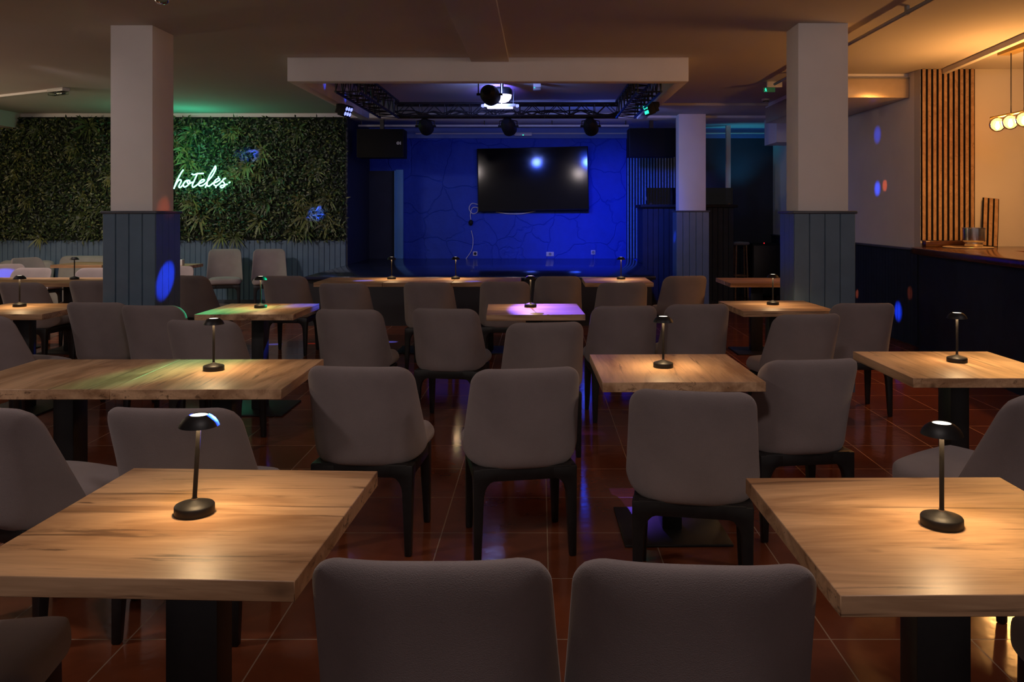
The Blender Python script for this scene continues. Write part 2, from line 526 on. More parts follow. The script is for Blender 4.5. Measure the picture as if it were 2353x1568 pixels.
def column(label, x0, x1, y0, y1, w_off=0.045, bw=0.115, top=1.48):
    t = thing('column', label, 'column', ((x0 + x1) / 2, (y0 + y1) / 2, 0), kind='structure')
    cx, cy = t.location.x, t.location.y
    hx, hy = (x1 - x0) / 2, (y1 - y0) / 2
    MB().box(-hx, hx, -hy, hy, 0, CEIL).build('shaft', M['white'], t, bevel=0.004)
    mb = MB()
    o = w_off - 0.012
    mb.box(-hx - o, hx + o, -hy - o, hy + o, 0, top - 0.02)
    boards_x(mb, -hx - w_off, hx + w_off, -hy - o, 0, top - 0.02, bw)
    boards_y(mb, -hy - o, hy + o, -hx - o, 0, top - 0.02, bw, -1)
    boards_y(mb, -hy - o, hy + o, hx + o, 0, top - 0.02, bw, 1)
    mb.build('wainscot', M['slate'], t)
    c = w_off + 0.013
    MB().box(-hx - c, hx + c, -hy - c, hy + c, top - 0.02, top + 0.004).build('cap_rail', M['slate_cap'], t, bevel=0.009, segs=3)
    return t


column('white square column with slate-blue boarded base, left, in front of the plant wall', -3.57, -3.22, 6.95, 7.35)
column('white square column with slate-blue boarded base, right, near the bar counter', 2.126, 2.537, 6.87, 7.20)
column('farthest white square column with slate-blue base, in front of the DJ booth', 2.167, 2.586, 13.0, 13.3, top=1.49, bw=0.10)

# stage
st = MB()
st.prism([(-3.03, 10.75), (1.495, 10.75), (1.62, 13.2), (1.66, YB - 0.01), (-3.03, YB - 0.01)], 0.60, 0.64)
stage = thing('stage', 'raised black glossy stage platform below the blue wall', 'stage', (0, 0, 0), kind='structure')
st.build('platform_top', M['stage'], stage, bevel=0.006)
MB().prism([(-3.02, 10.80), (1.45, 10.80), (1.58, 13.2), (1.6, YB - 0.02), (-3.02, YB - 0.02)], 0, 0.60).build('platform_front', M['stage_side'], stage)

# doorway beside the stage wall
d1 = thing('door_1', 'dark open doorway with a pale jamb at the left of the stage', 'door', (-2.45, YB, 0.64), kind='structure')
MB().box(-0.58, -0.10, -0.05, -0.002, 0, 1.56).build('door_leaf', M['navy'], d1)
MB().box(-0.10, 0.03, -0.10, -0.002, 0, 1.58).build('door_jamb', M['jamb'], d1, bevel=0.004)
MB().box(-0.12, -0.10, -0.13, -0.06, 0.02, 1.56).build('door_edge', M['jamb'], d1)

# small boxed bulkhead at the far right
struct('trim_10', MB().box(3.66, XR, 12.9, 13.6, 2.55, 2.99), M['white'])

# ------------------------------------------------------------------ plant wall
def plant_wall():
    t = thing('plant_wall', 'dense artificial green plant wall above the slate-blue boards', 'plant wall', (-6.2, YG, 1.0))
    ox, oy, oz = t.location
    MB().box(-3.15, 3.135, -0.05, -0.001, 0.031, 1.965).build('backing_mat', M['mat_dark'], t)
    mb = MB()
    R = random.Random(11)

    def leaf(c, d, n, L, w, mi, bend=0.25):
        d = d.normalized(); s = d.cross(n)
        s = s.normalized() if s.length > 1e-6 else Vector((1, 0, 0))
        n = s.cross(d)
        p = [c, c + d * L * 0.45 + s * w - n * 0, c + d * L * 0.45 - s * w, c + d * L - n * L * bend, c + d * L * 0.5 + n * w * -0.35]
        mb.add(p, [(0, 1, 4), (1, 3, 4), (3, 2, 4), (2, 0, 4)], mi)
    for i in range(19000):
        x = R.uniform(-3.15, 3.15); z = R.uniform(0.02, 1.95)
        if z < 0.08 and R.random() < 0.5:
            continue
        y = -0.05 - R.random() ** 1.5 * 0.10
        dd = Vector((R.gauss(0, 1), -abs(R.gauss(0.5, 0.5)), R.gauss(-0.3, 0.9)))
        nn = Vector((R.gauss(0, 0.5), -1, R.gauss(0.3, 0.6)))
        mi = 0 if R.random() < 0.62 else (1 if R.random() < 0.75 else 2)
        leaf(Vector((x, y, z)), dd, nn, R.uniform(0.035, 0.085), R.uniform(0.008, 0.02), mi)
    tag(mb.build('foliage', [M['leaf_a'], M['leaf_b'], M['leaf_c']], t, smooth=80), kind='stuff')

    for i in range(96):
        mb2 = MB()
        c = Vector((R.uniform(-3.0, 3.0), -0.06, R.uniform(0.04, 1.85)))
        nb = R.randint(11, 18); L0 = R.uniform(0.13, 0.27); mi = 0
        lean = Vector((R.gauss(0, 0.25), 0, R.gauss(-0.15, 0.25)))
        for k in range(nb):
            a = 2 * PI * k / nb + R.uniform(-0.25, 0.25)
            d = Vector((math.cos(a), -R.uniform(0.35, 0.9), math.sin(a))) + lean
            d.normalize()
            s = d.cross(Vector((0, -1, 0.01))).normalized()
            L = L0 * R.uniform(0.7, 1.15); w = L * R.uniform(0.05, 0.085)
            vs = []
            for q, ww in ((0, 0.3), (0.35, 1.0), (0.7, 0.8), (1.0, 0.02)):
                p = c + d * L * q + Vector((0, 0.02, -1)) * L * 0.32 * q * q
                vs += [p - s * w * ww, p + s * w * ww]
            mb2.add(vs, [(0, 1, 3, 2), (2, 3, 5, 4), (4, 5, 7, 6)], 0)
        mb2.build('leaf_rosette', M['leaf_c'] if R.random() < 0.6 else M['leaf_b'], t, smooth=60)
    return t


plant_wall()

# ------------------------------------------------------------------ neon sign
def neon():
    yd = YG - 0.27
    t = thing('neon_sign', 'glowing green neon script sign reading hoteles on the plant wall', 'neon sign', (X(458, yd), yd, Z(415, yd)))

    def P(q):
        px, py = 380 + q[0] / 13.07, 360 + q[1] / 13.07
        return Vector((X(px, yd), yd, Z(py, yd))) - t.location
    letters = [
        [[(255, 970), (290, 870), (340, 740), (430, 570), (480, 480), (540, 395)],
         [(285, 900), (340, 790), (400, 715), (455, 700), (475, 740), (435, 830), (405, 900), (430, 930), (480, 900), (545, 825)]],
        [[(700, 735), (650, 715), (585, 760), (540, 840), (560, 905), (620, 900), (690, 840), (735, 770), (715, 715), (660, 730), (665, 790), (720, 810), (820, 765)]],
        [[(790, 520), (860, 545), (960, 515), (1150, 505)],
         [(955, 520), (900, 650), (850, 760), (810, 860), (830, 920), (890, 895), (960, 840), (1025, 790)]],
        [[(1025, 805), (1100, 775), (1170, 725), (1155, 690), (1085, 705), (1015, 780), (1000, 845), (1050, 880), (1130, 860), (1210, 800), (1270, 740)]],
        [[(1270, 740), (1400, 590), (1480, 450), (1515, 350), (1500, 280)],
         [(1505, 275), (1440, 390), (1340, 550), (1275, 700), (1250, 830), (1290, 890), (1360, 855), (1440, 785)],
         [(1262, 790), (1200, 935)]],
        [[(1440, 805), (1530, 765), (1615, 715), (1632, 680), (1590, 655), (1520, 695), (1462, 775), (1462, 845), (1525, 875), (1600, 835), (1660, 780), (1720, 720)],
         [(1528, 875), (1512, 940)]],
        [[(1810, 650), (1745, 680), (1725, 740), (1770, 800), (1785, 860), (1745, 915), (1685, 935), (1650, 895), (1700, 865), (1790, 850), (1865, 825)]],
    ]
    for strokes in letters:
        mb = MB()
        for s in strokes:
            mb.tube(spline([P(q) for q in s], 6), 0.0105, 8)
        mb.build('letter', M['neon'], t)
    for a, b in (((1587, 622), (1603, 602)), ((1905, 795), (1945, 760))):
        MB().tube([P(a), P(b)], 0.0105, 8).build('dot', M['neon'], t)
    for q in ((420, 590), (850, 760), (1300, 640), (1540, 850), (1770, 800)):
        p = P(q)
        MB().tube([p, p + Vector((0, 0.2, 0))], 0.004, 6).build('standoff', M['plastic_g'], t)


neon()

# ------------------------------------------------------------------ chairs
def pillow(W, H, rt, rb, thick, power, fn, n=26):
    """rounded slab: outline W x H with corner radii; fn(u, v, t) puts it in place"""
    mb = MB()
    s = [math.sin(PI / 2 * (-1 + 2 * i / n)) for i in range(n + 1)]

    def pt(a, b):
        u, v = a * W / 2, (b + 1) / 2 * H
        for r, edge in ((rt, True), (rb, False)):
            q = (v - (H - r)) / r if edge else (r - v) / r
            p = (abs(u) - (W / 2 - r)) / r
            if p > 0 and q > 0:
                p2, q2 = p * math.sqrt(1 - q * q / 2), q * math.sqrt(1 - p * p / 2)
                u = math.copysign(W / 2 - r + p2 * r, u)
                v = H - r + q2 * r if edge else r - q2 * r
        e = max(abs(a), abs(b))
        return u, v, thick / 2 * math.sqrt(max(0, 1 - e ** power))
    for sg in (1, -1):
        vs = []
        for b in s:
            for a in s:
                u, v, t = pt(a, b)
                vs.append(fn(u, v, sg * t))
        fs = []
        k = n + 1
        for j in range(n):
            for i in range(n):
                q = (j * k + i, j * k + i + 1, (j + 1) * k + i + 1, (j + 1) * k + i)
                fs.append(q if sg < 0 else q[::-1])
        mb.add(vs, fs)
    return mb


def make_chair(name, label, ztop=0.825, group='grey upholstered chairs at the tables'):
    t = thing(name, label, 'chair', group=group)
    z0 = 0.385
    H = ztop - z0

    def back(u, v, tt):
        k = v / H
        w = 1.115 - 0.145 * k ** 0.9
        x = u * w
        y = -0.205 - 0.07 * k + (0.046 + 0.150 * (1 - k) ** 1.3) * (abs(u) / 0.2375) ** 3.2 + 0.012 * math.sin(PI * k)
        return (x, y + tt, z0 + v)
    pillow(0.475, H, 0.072, 0.08, 0.046, 7, back).build('backrest', M['fabric'], t, weld=True, smooth=180)

    def seat(u, v, tt):
        k = 1 - v / 0.46
        w = 1.04 - 0.10 * k ** 1.5 - 0.03 * (1 - k)
        yy = v * 0.96 - 0.19 + k * 0.11 * (abs(u) / 0.2425) ** 3.0
        crown = 0.012 * max(0, 1 - (u / 0.24) ** 2) if tt > 0 else 0
        return (u * w, yy, 0.434 + tt + crown)
    pillow(0.485, 0.46, 0.11, 0.06, 0.095, 9, seat).build('seat', M['fabric'], t, weld=True, smooth=180)
    fb = MB()
    fb.box(-0.20, 0.20, -0.205, -0.175, 0.335, 0.392)
    fb.box(-0.20, 0.20, 0.165, 0.195, 0.335, 0.388)
    fb.box(-0.222, -0.19, -0.19, 0.18, 0.335, 0.388)
    fb.box(0.19, 0.222, -0.19, 0.18, 0.335, 0.388)
    fb.box(-0.2, 0.2, -0.18, 0.18, 0.37, 0.388)
    fb.build('frame', M['legs'], t, bevel=0.005)
    for sx in (-1, 1):
        for sy in (-1, 1):
            vs, fs = [], []
            zs = [0, 0.15, 0.27, 0.295, 0.315, 0.33, 0.342, 0.389]
            for z in zs:
                base = 0.030 + 0.016 * min(1, z / 0.29)
                e = 0.0
                if z > 0.27:
                    q = min(1, (z - 0.27) / 0.072)
                    e = 0.062 * (1 - math.sqrt(max(0, 1 - q * q)))
                ox = 0.224 - 0.004 * (1 - z / 0.389)
                oy = 0.205 + (0.008 * (1 - z / 0.389))
                xs = (ox, ox - base - e); ys = (oy, oy - base - e * 0.35)
                for a, b in ((0, 0), (1, 0), (1, 1), (0, 1)):
                    vs.append((sx * xs[a], sy * ys[b], z))
            k = len(zs)
            for i in range(k - 1):
                for j in range(4):
                    fs.append((i * 4 + j, i * 4 + (j + 1) % 4, (i + 1) * 4 + (j + 1) % 4, (i + 1) * 4 + j))
            fs += [(3, 2, 1, 0), tuple((k - 1) * 4 + j for j in range(4))]
            MB().add(vs, fs).build('leg', M['legs'], t, bevel=0.006)
    return t


chair0 = make_chair('dining_chair', 'x')
chair_tall = None
first = [True]


def chair(px, ytop, rot, label, proto=None, ztop=0.82, back=0.25, xy=None):
    d = (CH - ztop) * F / (ytop - PY)
    x, y = (X(px, d), d) if xy is None else xy
    r = RT(rot)
    loc = (x - math.sin(r) * back, y + math.cos(r) * back, 0)
    p = proto or chair0
    if p is chair0 and first[0]:
        first[0] = False
        p.location = loc; p.rotation_euler = (0, 0, r); p['label'] = label
        return p
    return dup(p, loc, r, label)


CHAIRS = [
    (985, 1284, 0, 'left of the two grey chairs nearest the camera, beside the left front table'),
    (1600, 1292, -4, 'right of the two grey chairs nearest the camera, beside the right front table'),
    (-40, 931, -22, 'grey chair cut by the left picture edge, behind the left front table'),
    (388, 938, -2, 'grey chair directly behind the left front table and its tilted lamp'),
    (823, 843, -4, 'grey chair in the middle with the corner of the joined tables at its left'),
    (1212, 847, 10, 'grey chair in the middle, turned left, standing alone across the aisle'),
    (1591, 899, -10, 'grey chair pushed in at the near side of the cracked oak table'),
    (1868, 827, 8, 'grey chair at the right end of the cracked oak table'),
    (798, 712, -5, 'grey chair at the right of the two joined tables, just behind their right corner'),
    (1020, 710, -8, 'grey chair left of the purple-lit table, near side, turned slightly right'),
    (1255, 742, 8, 'grey chair at the near side of the purple-lit centre table'),
    (1437, 704, 5, 'grey chair behind the cracked oak table, at the left of its lamp'),
    (1605, 700, 4, 'grey chair behind the cracked oak table, at the right of its lamp'),
    (1860, 723, 9, 'grey chair in front of the table that stands before the right column'),
    (1987, 698, 1, 'grey chair alone against the dark wainscot, right of the right column'),
    (218, 696, -3, 'grey chair in front of the left column, left one of the pair there'),
    (345, 703, -5, 'grey chair in front of the left column, right one of the pair there'),
    (460, 737, -5, 'grey chair behind the lamp on the two joined tables'),
    (-40, 724, -22, 'grey chair cut by the left edge at the far side of the two joined tables'),
    (45, 650, -5, 'grey chair behind the leftmost lit lamp, at the left edge'),
    (208, 646, -3, 'grey chair beside the left column, under the unlit lamp'),
    (430, 634, -14, 'grey chair partly hidden by the right side of the left column'),
    (652, 635, -3, 'grey chair behind the green-lit table, left of the long front row'),
    (787, 652, -4, 'grey chair at the near side of the long front row, below its blue-lit end'),
    (982, 650, -4, 'grey chair between the two lamps of the long front row'),
    (1160, 648, 0, 'grey chair just behind the left half of the purple-lit table'),
    (1283, 636, 2, 'grey chair right behind the lamp of the purple-lit table, facing the stage'),
    (1432, 650, 4, 'grey chair in front of the single table at the right end of the front row'),
    (1577, 635, 10, 'grey chair in front of the farthest column, beside the single front-row table'),
    (58, 593, -112, 'chair tinted green by the neon, at the far left before the boards'),
    (8, 608, -150, 'chair with a blue light spot on it, cut by the left picture edge, far back'),
    (78, 617, 178, 'grey chair behind the unlit pair of tables, at the far left'),
    (226, 617, 184, 'grey chair by the left column, behind the unlit lamp'),
    (404, 613, 180, 'grey chair below the small white box, right beside the left column'),
]
for c in CHAIRS:
    kw = {}
    chair(*c)
# the seat that shows at the bottom left corner, pushed under the left front table from the side
chair(0, 900, -82, 'grey chair at the bottom left corner, only its rounded seat in the picture', xy=(-1.61, 1.80))
chair(0, 900, 89, 'grey chair at the bottom right corner, only its rounded seat edge in the picture', xy=(1.645, 1.86))
chair(0, 900, 35, 'grey chair cut by the right picture edge behind the right front table', xy=(1.86, 3.08))
chair_tall = make_chair('dining_chair', 'left one of the two high-backed grey chairs against the boards below the neon', ztop=0.905)
d = 12.80
chair_tall.location = (X(516, d) + 0.09, d - 0.24, 0); chair_tall.rotation_euler = (0, 0, RT(199))
dup(chair_tall, (X(617, d) + 0.09, d - 0.24, 0), RT(198), 'right one of the two high-backed grey chairs against the boards below the neon')

# ------------------------------------------------------------------ tables
def make_table():
    t = thing('cafe_table', 'x', 'table', group='square oak-topped tables')
    MB().box(-0.35, 0.35, -0.35, 0.35, 0.708, 0.75).build('tabletop', M['oak'], t, bevel=0.0015, segs=1)
    MB().box(-0.17, 0.17, -0.17, 0.17, 0.700, 0.708).build('mounting_plate', M['black_metal'], t)
    MB().box(-0.062, 0.062, -0.045, 0.045, 0.012, 0.70).build('pedestal', M['black_metal'], t, bevel=0.004)
    MB().box(-0.24, 0.24, -0.24, 0.24, 0.0, 0.012).build('base_plate', M['black_metal'], t, bevel=0.003)
    return t


table0 = make_table()
tfirst = [True]


def table(cx, cy, rz, label):
    if tfirst[0]:
        tfirst[0] = False
        table0.location = (cx, cy, 0); table0.rotation_euler = (0, 0, rz); table0['label'] = label
        return table0
    return dup(table0, (cx, cy, 0), rz, label)


def table_px(bl, br, label, turn=False):
    """table whose two far corners stand at these points of the 0.75 m level"""
    a, b = Vector(at(*bl, 0.75)), Vector(at(*br, 0.75))
    mid = (a + b) / 2
    dv = (b - a).normalized()
    nrm = Vector((dv.y, -dv.x))
    c = mid + nrm * 0.35
    return table(c.x, c.y, math.atan2(dv.y, dv.x) + (PI / 2 if turn else 0), label)


table_px((312, 1076), (863, 1083), 'oak table in the left foreground, nearest the camera, with a tilted lit lamp')
table_px((1717, 1099), (2294, 1097), 'oak table in the right foreground, cut by the right picture edge, with a lit lamp')
x3, d3 = at(582, 826, 0.75)
table(x3, d3 - 0.35, PI / 2 + 0.01, 'oak table on the right of the two joined tables, with a lit lamp')
table(x3 - 0.704, d3 - 0.35, -PI / 2 + 0.01, 'oak table on the left of the two joined tables, bare of any lamp')
table_px((1355, 815), (1669, 814), 'oak table with dark cracks and a lit lamp, standing alone right of centre', True)
table_px((1957, 808), (2272, 808), 'oak table with a lit lamp at the right edge in front of the bar counter', True)
table(-3.87, 6.28, -0.02, 'oak table with the leftmost lit lamp, at the left edge before the left column')
table_px((529, 698), (735, 698), 'oak table lit green on its left side, behind the joined tables', True)
table_px((1118, 699), (1329, 698), 'oak table lit purple in the centre')
table_px((1647, 692), (1849, 691), 'oak table with a lit lamp in front of the right column')
ROW = [('oak table at the left end of the long front row, with a blue light spot', -1.962),
       ('second oak table from the left in the long front row, under its left lamp', -1.258),
       ('third oak table from the left in the long front row', -0.554)]
for lb, cx in ROW:
    table(cx, 8.89, 0, lb)
table(0.815, 8.88, 0, 'single oak table with a lamp at the right end of the front row')
table(2.285, 8.83, 0, 'oak table without a lamp, partly hidden behind the right column')
table(-4.97, 8.87, 0, 'oak table with the unlit lamp beside the left column')
table(-5.675, 8.87, 0, 'oak table joined left of the one with the unlit lamp')
table(-6.31, 11.72, 0, 'oak table by the grey sofa at the far left')
table(-5.06, 11.35, 0, 'table behind the left column that carries the small white box')

# ------------------------------------------------------------------ table lamps
def make_lamp(lit=True, lean=0.0):
    t = thing('table_lamp', 'x', 'table lamp', group='small black mushroom lamps')
    MB().lathe([(0, 0), (0.0455, 0), (0.0465, 0.002), (0.0465, 0.019), (0.0445, 0.022), (0.028, 0.0275), (0.0115, 0.0325), (0.009, 0.034), (0, 0.034)], 40).build('base', M['lamp_black'], t)
    top = Vector((lean, 0, 0.219))
    MB().tube([(0, 0, 0.033), tuple(Vector((0, 0, 0.033)).lerp(top, 0.5)), tuple(top)], 0.0055, 14).build('stem', M['lamp_black'], t)
    MB().tube([(0, 0, 0.033), (0, 0, 0.037)], 0.0075, 14).build('collar', M['steel'], t)
    sh = MB().lathe([(0.0205, 0.2385), (0.022, 0.2392), (0.030, 0.2345), (0.038, 0.2275), (0.0435, 0.2195), (0.0465, 0.2115), (0.0458, 0.2112),
                     (0.0420, 0.2190), (0.036, 0.2255), (0.028, 0.231), (0.0205, 0.2335), (0.0205, 0.2385)], 44).build('shade', M['lamp_black'], t)
    df = MB().lathe([(0, 0.2376), (0.0206, 0.2376)], 32)
    df.lathe([(0.0206, 0.230), (0, 0.230)], 32)
    dfo = df.build('diffuser', M['lamp_glow'] if lit else M['lamp_off'], t)
    sh.location.x = lean; dfo.location.x = lean
    if lit:
        light('lamp_light', 'AREA', (lean, 0, 0.222), LAMP_W, (1.0, 0.66, 0.33), t, size=0.056)
    return t


LAMP_W = 1.5
LAMPS = [
    (447, 1180, 0.0, 'black lamp on the left front table, with a blue glint on its shade', 0.011),
    (2164, 1208, 0.0, 'black lamp on the right front table'),
    (491, 851, 0.0, 'black lamp on the joined tables at the left'),
    (1524, 844, 0.0, 'black lamp on the table right of centre, rim glowing'),
    (2199, 832, 0.0, 'black lamp on the table in front of the bar counter'),
    (45, 705, 0.0, 'leftmost lit black lamp, at the left edge of the photo'),
    (599, 707.5, 0.0, 'black lamp on the green-lit table'),
    (1219, 706, 0.0, 'black lamp on the purple-lit table'),
    (1776, 700.5, 0.0, 'black lamp on the table in front of the right column'),
    (900, 641.5, 0.0, 'left one of the two lamps on the long front row'),
    (1047, 641.5, 0.0, 'right one of the two lamps on the long front row'),
    (1427, 642, 0.0, 'lamp on the single table at the right end of the front row'),
]
lamp0 = make_lamp(True)
lamp_tilt = make_lamp(True, 0.011)
for i, L in enumerate(LAMPS):
    x, y = at(L[0], L[1], 0.75)
    if i == 0:
        lamp_tilt.location = (x, y, 0.75); lamp_tilt['label'] = L[3]
    elif i == 1:
        lamp0.location = (x, y, 0.75); lamp0['label'] = L[3]
    else:
        dup(lamp0, (x, y, 0.75), i * 0.7, L[3])
lo = make_lamp(False)
x, y = at(171, 642.5, 0.75)
lo.location = (x, y, 0.75); lo['label'] = 'unlit black lamp on the table beside the left column'

# ------------------------------------------------------------------ left back: sofa, white box
def sofa(label, loc, rz, w, hb):
    t = thing('sofa', label, 'sofa', loc, rz)
    MB().box(-w / 2, w / 2, -0.55, 0, 0.06, 0.30).build('frame', M['sofa'], t, bevel=0.02)
    pillow(w, 0.6, 0.06, 0.06, 0.16, 8, lambda u, v, tt: (u, v - 0.62, 0.38 + tt)).build('seat', M['sofa'], t, weld=True, smooth=180)
    pillow(w, hb - 0.36, 0.11, 0.05, 0.17, 6, lambda u, v, tt: (u, -0.10 + tt - 0.1 + 0.2 * v, 0.36 + v)).build('backrest', M['sofa'], t, weld=True, smooth=180)


sofa('pale grey sofa along the boards at the far left, behind the far table', (-6.72, YG - 0.06, 0), 0, 1.5, 0.79)
sofa('lower grey sofa end left of the long sofa, sloping down', (-7.95, YG - 0.10, 0), 0.0, 0.85, 0.72)
wbx = thing('napkin_box', 'small white box beside the left column, above a chair back', 'box', (X(413, 11.25), 11.25, 0.75))
MB().box(-0.05, 0.05, -0.04, 0.04, 0, 0.085).build('box_body', M['plastic_w'], wbx, bevel=0.006)
MB().box(-0.03, 0.03, -0.012, 0.012, 0.085, 0.09).build('box_slot', M['black_plastic'], wbx)

# ------------------------------------------------------------------ bar corner
cpoly = [(3.906, 8.69), (3.775, 6.51), (3.62, 3.9), (4.25, 3.9), (4.42, 6.5), (4.55, 8.0), (7.9, 8.0), (7.9, YBAR - 0.02), (XR + 0.005, YBAR - 0.02), (3.95, 8.9)]
bar = thing('bar_counter', 'dark bar counter with a thick varnished wooden top at the right edge', 'bar counter', (4.2, 7.0, 0))
MB().prism([(x - 4.2, y - 7.0) for x, y in cpoly], 1.03, 1.10).build('countertop', M['dark_wood'], bar, bevel=0.012, segs=3)
ip = [(3.97, 8.62), (3.85, 6.51), (3.70, 4.0), (4.15, 4.0), (4.32, 6.5), (4.45, 8.1), (7.8, 8.1), (7.8, YBAR - 0.03), (XR - 0.03, YBAR - 0.03), (4.0, 8.82)]
MB().prism([(x - 4.2, y - 7.0) for x, y in ip], 0, 1.03).build('counter_body', M['navy_board'], bar)
fb = MB()
for (xa, ya), (xb, yb) in (((3.99, 8.62), (3.87, 6.51)), ((3.87, 6.51), (3.72, 4.0))):
    n = round(math.hypot(xb - xa, yb - ya) / 0.09)
    for i in range(n):
        t0, t1 = (i + 0.04) / n, (i + 0.96) / n
        p0 = (xa + (xb - xa) * t0 - 4.2, ya + (yb - ya) * t0 - 7.0)
        p1 = (xa + (xb - xa) * t1 - 4.2, ya + (yb - ya) * t1 - 7.0)
        fb.prism([(p0[0], p0[1]), (p0[0] - 0.012, p0[1]), (p1[0] - 0.012, p1[1]), (p1[0], p1[1])], 0.06, 1.03)
fb.build('front_boards', M['navy_board'], bar)

# wooden slat panel on the wall behind the bar
def slat_panel(name, label, loc, rz, n, pitch, w, h, sm, tilt=0.0, t=0.009):
    p = thing(name, label, 'slat panel', loc, rz)
    W = n * pitch
    MB().box(-W / 2, W / 2, -0.008, 0, 0, h).build('felt_backing', M['felt'], p)
    for i in range(n):
        x0 = -W / 2 + (i + 0.5) * pitch - w / 2
        MB().box(x0, x0 + w, -0.008 - t, -0.008, 0, h).build('slat', sm, p, bevel=0.0015, segs=1)
    return p


slat_panel('slat_cladding', 'tall striped oak slat panel on black felt behind the bar counter', (4.443, YBAR - 0.001, 1.165), 0, 10, 0.0585, 0.035, CEIL - 1.165 - 0.002, M['slat'])
sp = slat_panel('slat_sample', 'short offcut of striped slat panel leaning on the wall on the bar counter', (4.80, 8.90, 1.103), 0, 3, 0.0585, 0.037, 0.52, M['slat'])
sp.location.y = 8.975; sp.location.z = 1.109; sp.location.x = 4.83
sp.rotation_euler = (RT(-8), RT(6.0), 0)
led = thing('wooden_ledge', 'dark varnished wooden block under the tall slat panel on the counter', 'ledge', (4.45, 9.03, 1.10))
MB().box(-0.30, 0.30, -0.05, 0.045, 0, 0.062).build('ledge_block', M['dark_wood'], led, bevel=0.008)
tr = thing('round_tray', 'flat round pale tray under the steel pot on the bar counter', 'tray', (4.46, 8.70, 1.10))
MB().lathe([(0, 0.004), (0.20, 0.004), (0.215, 0.012), (0.238, 0.013), (0.242, 0.008), (0.235, 0.0), (0, 0)], 48).build('tray_disc', M['duct'], tr)
pot = thing('steel_pot', 'stepped stainless steel pot standing on the round tray', 'pot', (4.52, 8.70, 1.1145))
MB().lathe([(0, 0), (0.084, 0), (0.087, 0.004), (0.087, 0.042), (0.108, 0.058), (0.110, 0.066), (0.110, 0.188), (0.117, 0.192), (0.117, 0.196),
            (0.107, 0.196), (0.106, 0.066), (0.082, 0.05), (0.082, 0.01), (0, 0.01)], 48).build('pot_body', M['steel'], pot)

# pendant lamp over the counter
pen = thing('pendant_lamp', 'brass bar pendant with a row of amber glass globes over the bar counter', 'pendant lamp', (4.395, 7.58, CEIL))
MB().box(-0.065, 0.065, -0.42, 0.33, -0.075, -0.001).build('canopy', M['brass'], pen, bevel=0.004)
for dy in (-0.42 + 0.13, 0.0, 0.21):
    MB().tube([(0, dy, -0.075), (0, dy, -0.64)], 0.005, 8).build('cord', M['cable_b'], pen)
MB().tube([(0, -0.62, -0.64), (0, 0.56, -0.64)], 0.011, 10).build('crossbar', M['brass'], pen)
for k in range(5):
    dy = 0.44 - 0.22 * k
    g = MB()
    g.lathe([(0.02, 0.071), (0.045, 0.058), (0.066, 0.034), (0.074, 0.0), (0.066, -0.034), (0.045, -0.058), (0.02, -0.071), (0, -0.074)], 28)
    go = g.build('globe', M['globe'], pen, loc=(0, dy, -0.715))
    MB().lathe([(0.013, 0.066), (0.018, 0.052), (0.018, 0.03), (0, 0.03)], 12).build('lamp_holder', M['brass'], go)
    MB().lathe([(0, 0.03), (0.010, 0.025), (0.018, -0.005), (0.020, -0.025), (0.012, -0.045), (0, -0.052)], 16).build('bulb', M['filament'], go)
    light('globe_light', 'POINT', (0, dy, -0.715), 28.0, (1.0, 0.55, 0.22), pen, radius=0.045)

# ceiling rails, duct
tag(MB().prism([(3.80, 3.0), (3.86, 3.0), (4.43, YBAR - 0.03), (4.37, YBAR - 0.03)], CEIL - 0.055, CEIL - 0.001).build('cable_trunking', M['white'], bevel=0.003),
    'pale cable trunking along the ceiling above the bar, ending at the slat panel', 'trunking')
cr = thing('ceiling_conduit', 'long grey conduit on small brackets under the ceiling, right of the middle beam', 'conduit', (2.77, 6.5, CEIL))
MB().tube([(0, -4.5, -0.05), (0, 3.35, -0.05)], 0.016, 10).build('conduit_pipe', M['plastic_g'], cr)
for dy in (-3.2, -1.9, -0.2, 1.3, 2.8):
    MB().box(-0.012, 0.012, dy - 0.02, dy + 0.02, -0.066, -0.001).build('bracket', M['plastic_g'], cr)
du = thing('air_duct', 'beige metal air duct under the ceiling between the right column and the slat panel', 'duct', (3.7, 10.6, 0))
MB().box(-0.43, XR - 3.7 - 0.004, -1.23, 1.5, 2.755, 2.975).build('duct_body', M['duct'], du, bevel=0.006)
MB().box(-0.43, XR - 3.7 - 0.004, -1.20, 1.5, 2.976, CEIL - 0.002).build('duct_hanger', M['white'], du)
MB().box(-0.44, XR - 3.7 - 0.003, -1.245, -1.225, 2.968, 2.982).build('duct_flange', M['plastic_g'], du)

# exit sign at the end of the conduit, smoke detector, sensor
ex = thing('exit_sign', 'small ceiling exit sign with a green pictogram left of the right column', 'exit sign', (2.77, 9.98, CEIL))
MB().box(-0.06, 0.12, -0.03, 0.03, -0.07, -0.001).build('sign_housing', M['plastic_w'], ex, bevel=0.004)
MB().box(-0.10, 0.04, -0.012, 0.004, -0.125, -0.072).build('sign_plate', M['exit_green'], ex, rot=(0, 0, 0))
a = MB()
a.tube([(-0.075, -0.013, -0.083), (-0.075, -0.016, -0.083)], 0.006, 10)
a.tube([(-0.075, -0.015, -0.09), (-0.07, -0.015, -0.105)], 0.004, 6)
a.tube([(-0.07, -0.015, -0.105), (-0.085, -0.015, -0.12)], 0.003, 6)
a.tube([(-0.07, -0.015, -0.105), (-0.06, -0.015, -0.12)], 0.003, 6)
a.tube([(-0.086, -0.015, -0.099), (-0.062, -0.015, -0.095)], 0.003, 6)
a.build('pictogram', M['led_green'], ex)
sd = thing('smoke_detector', 'round white smoke detector on the ceiling near the far ceiling edge, right', 'smoke detector', (X(1760, 11.5), 11.5, CEIL))
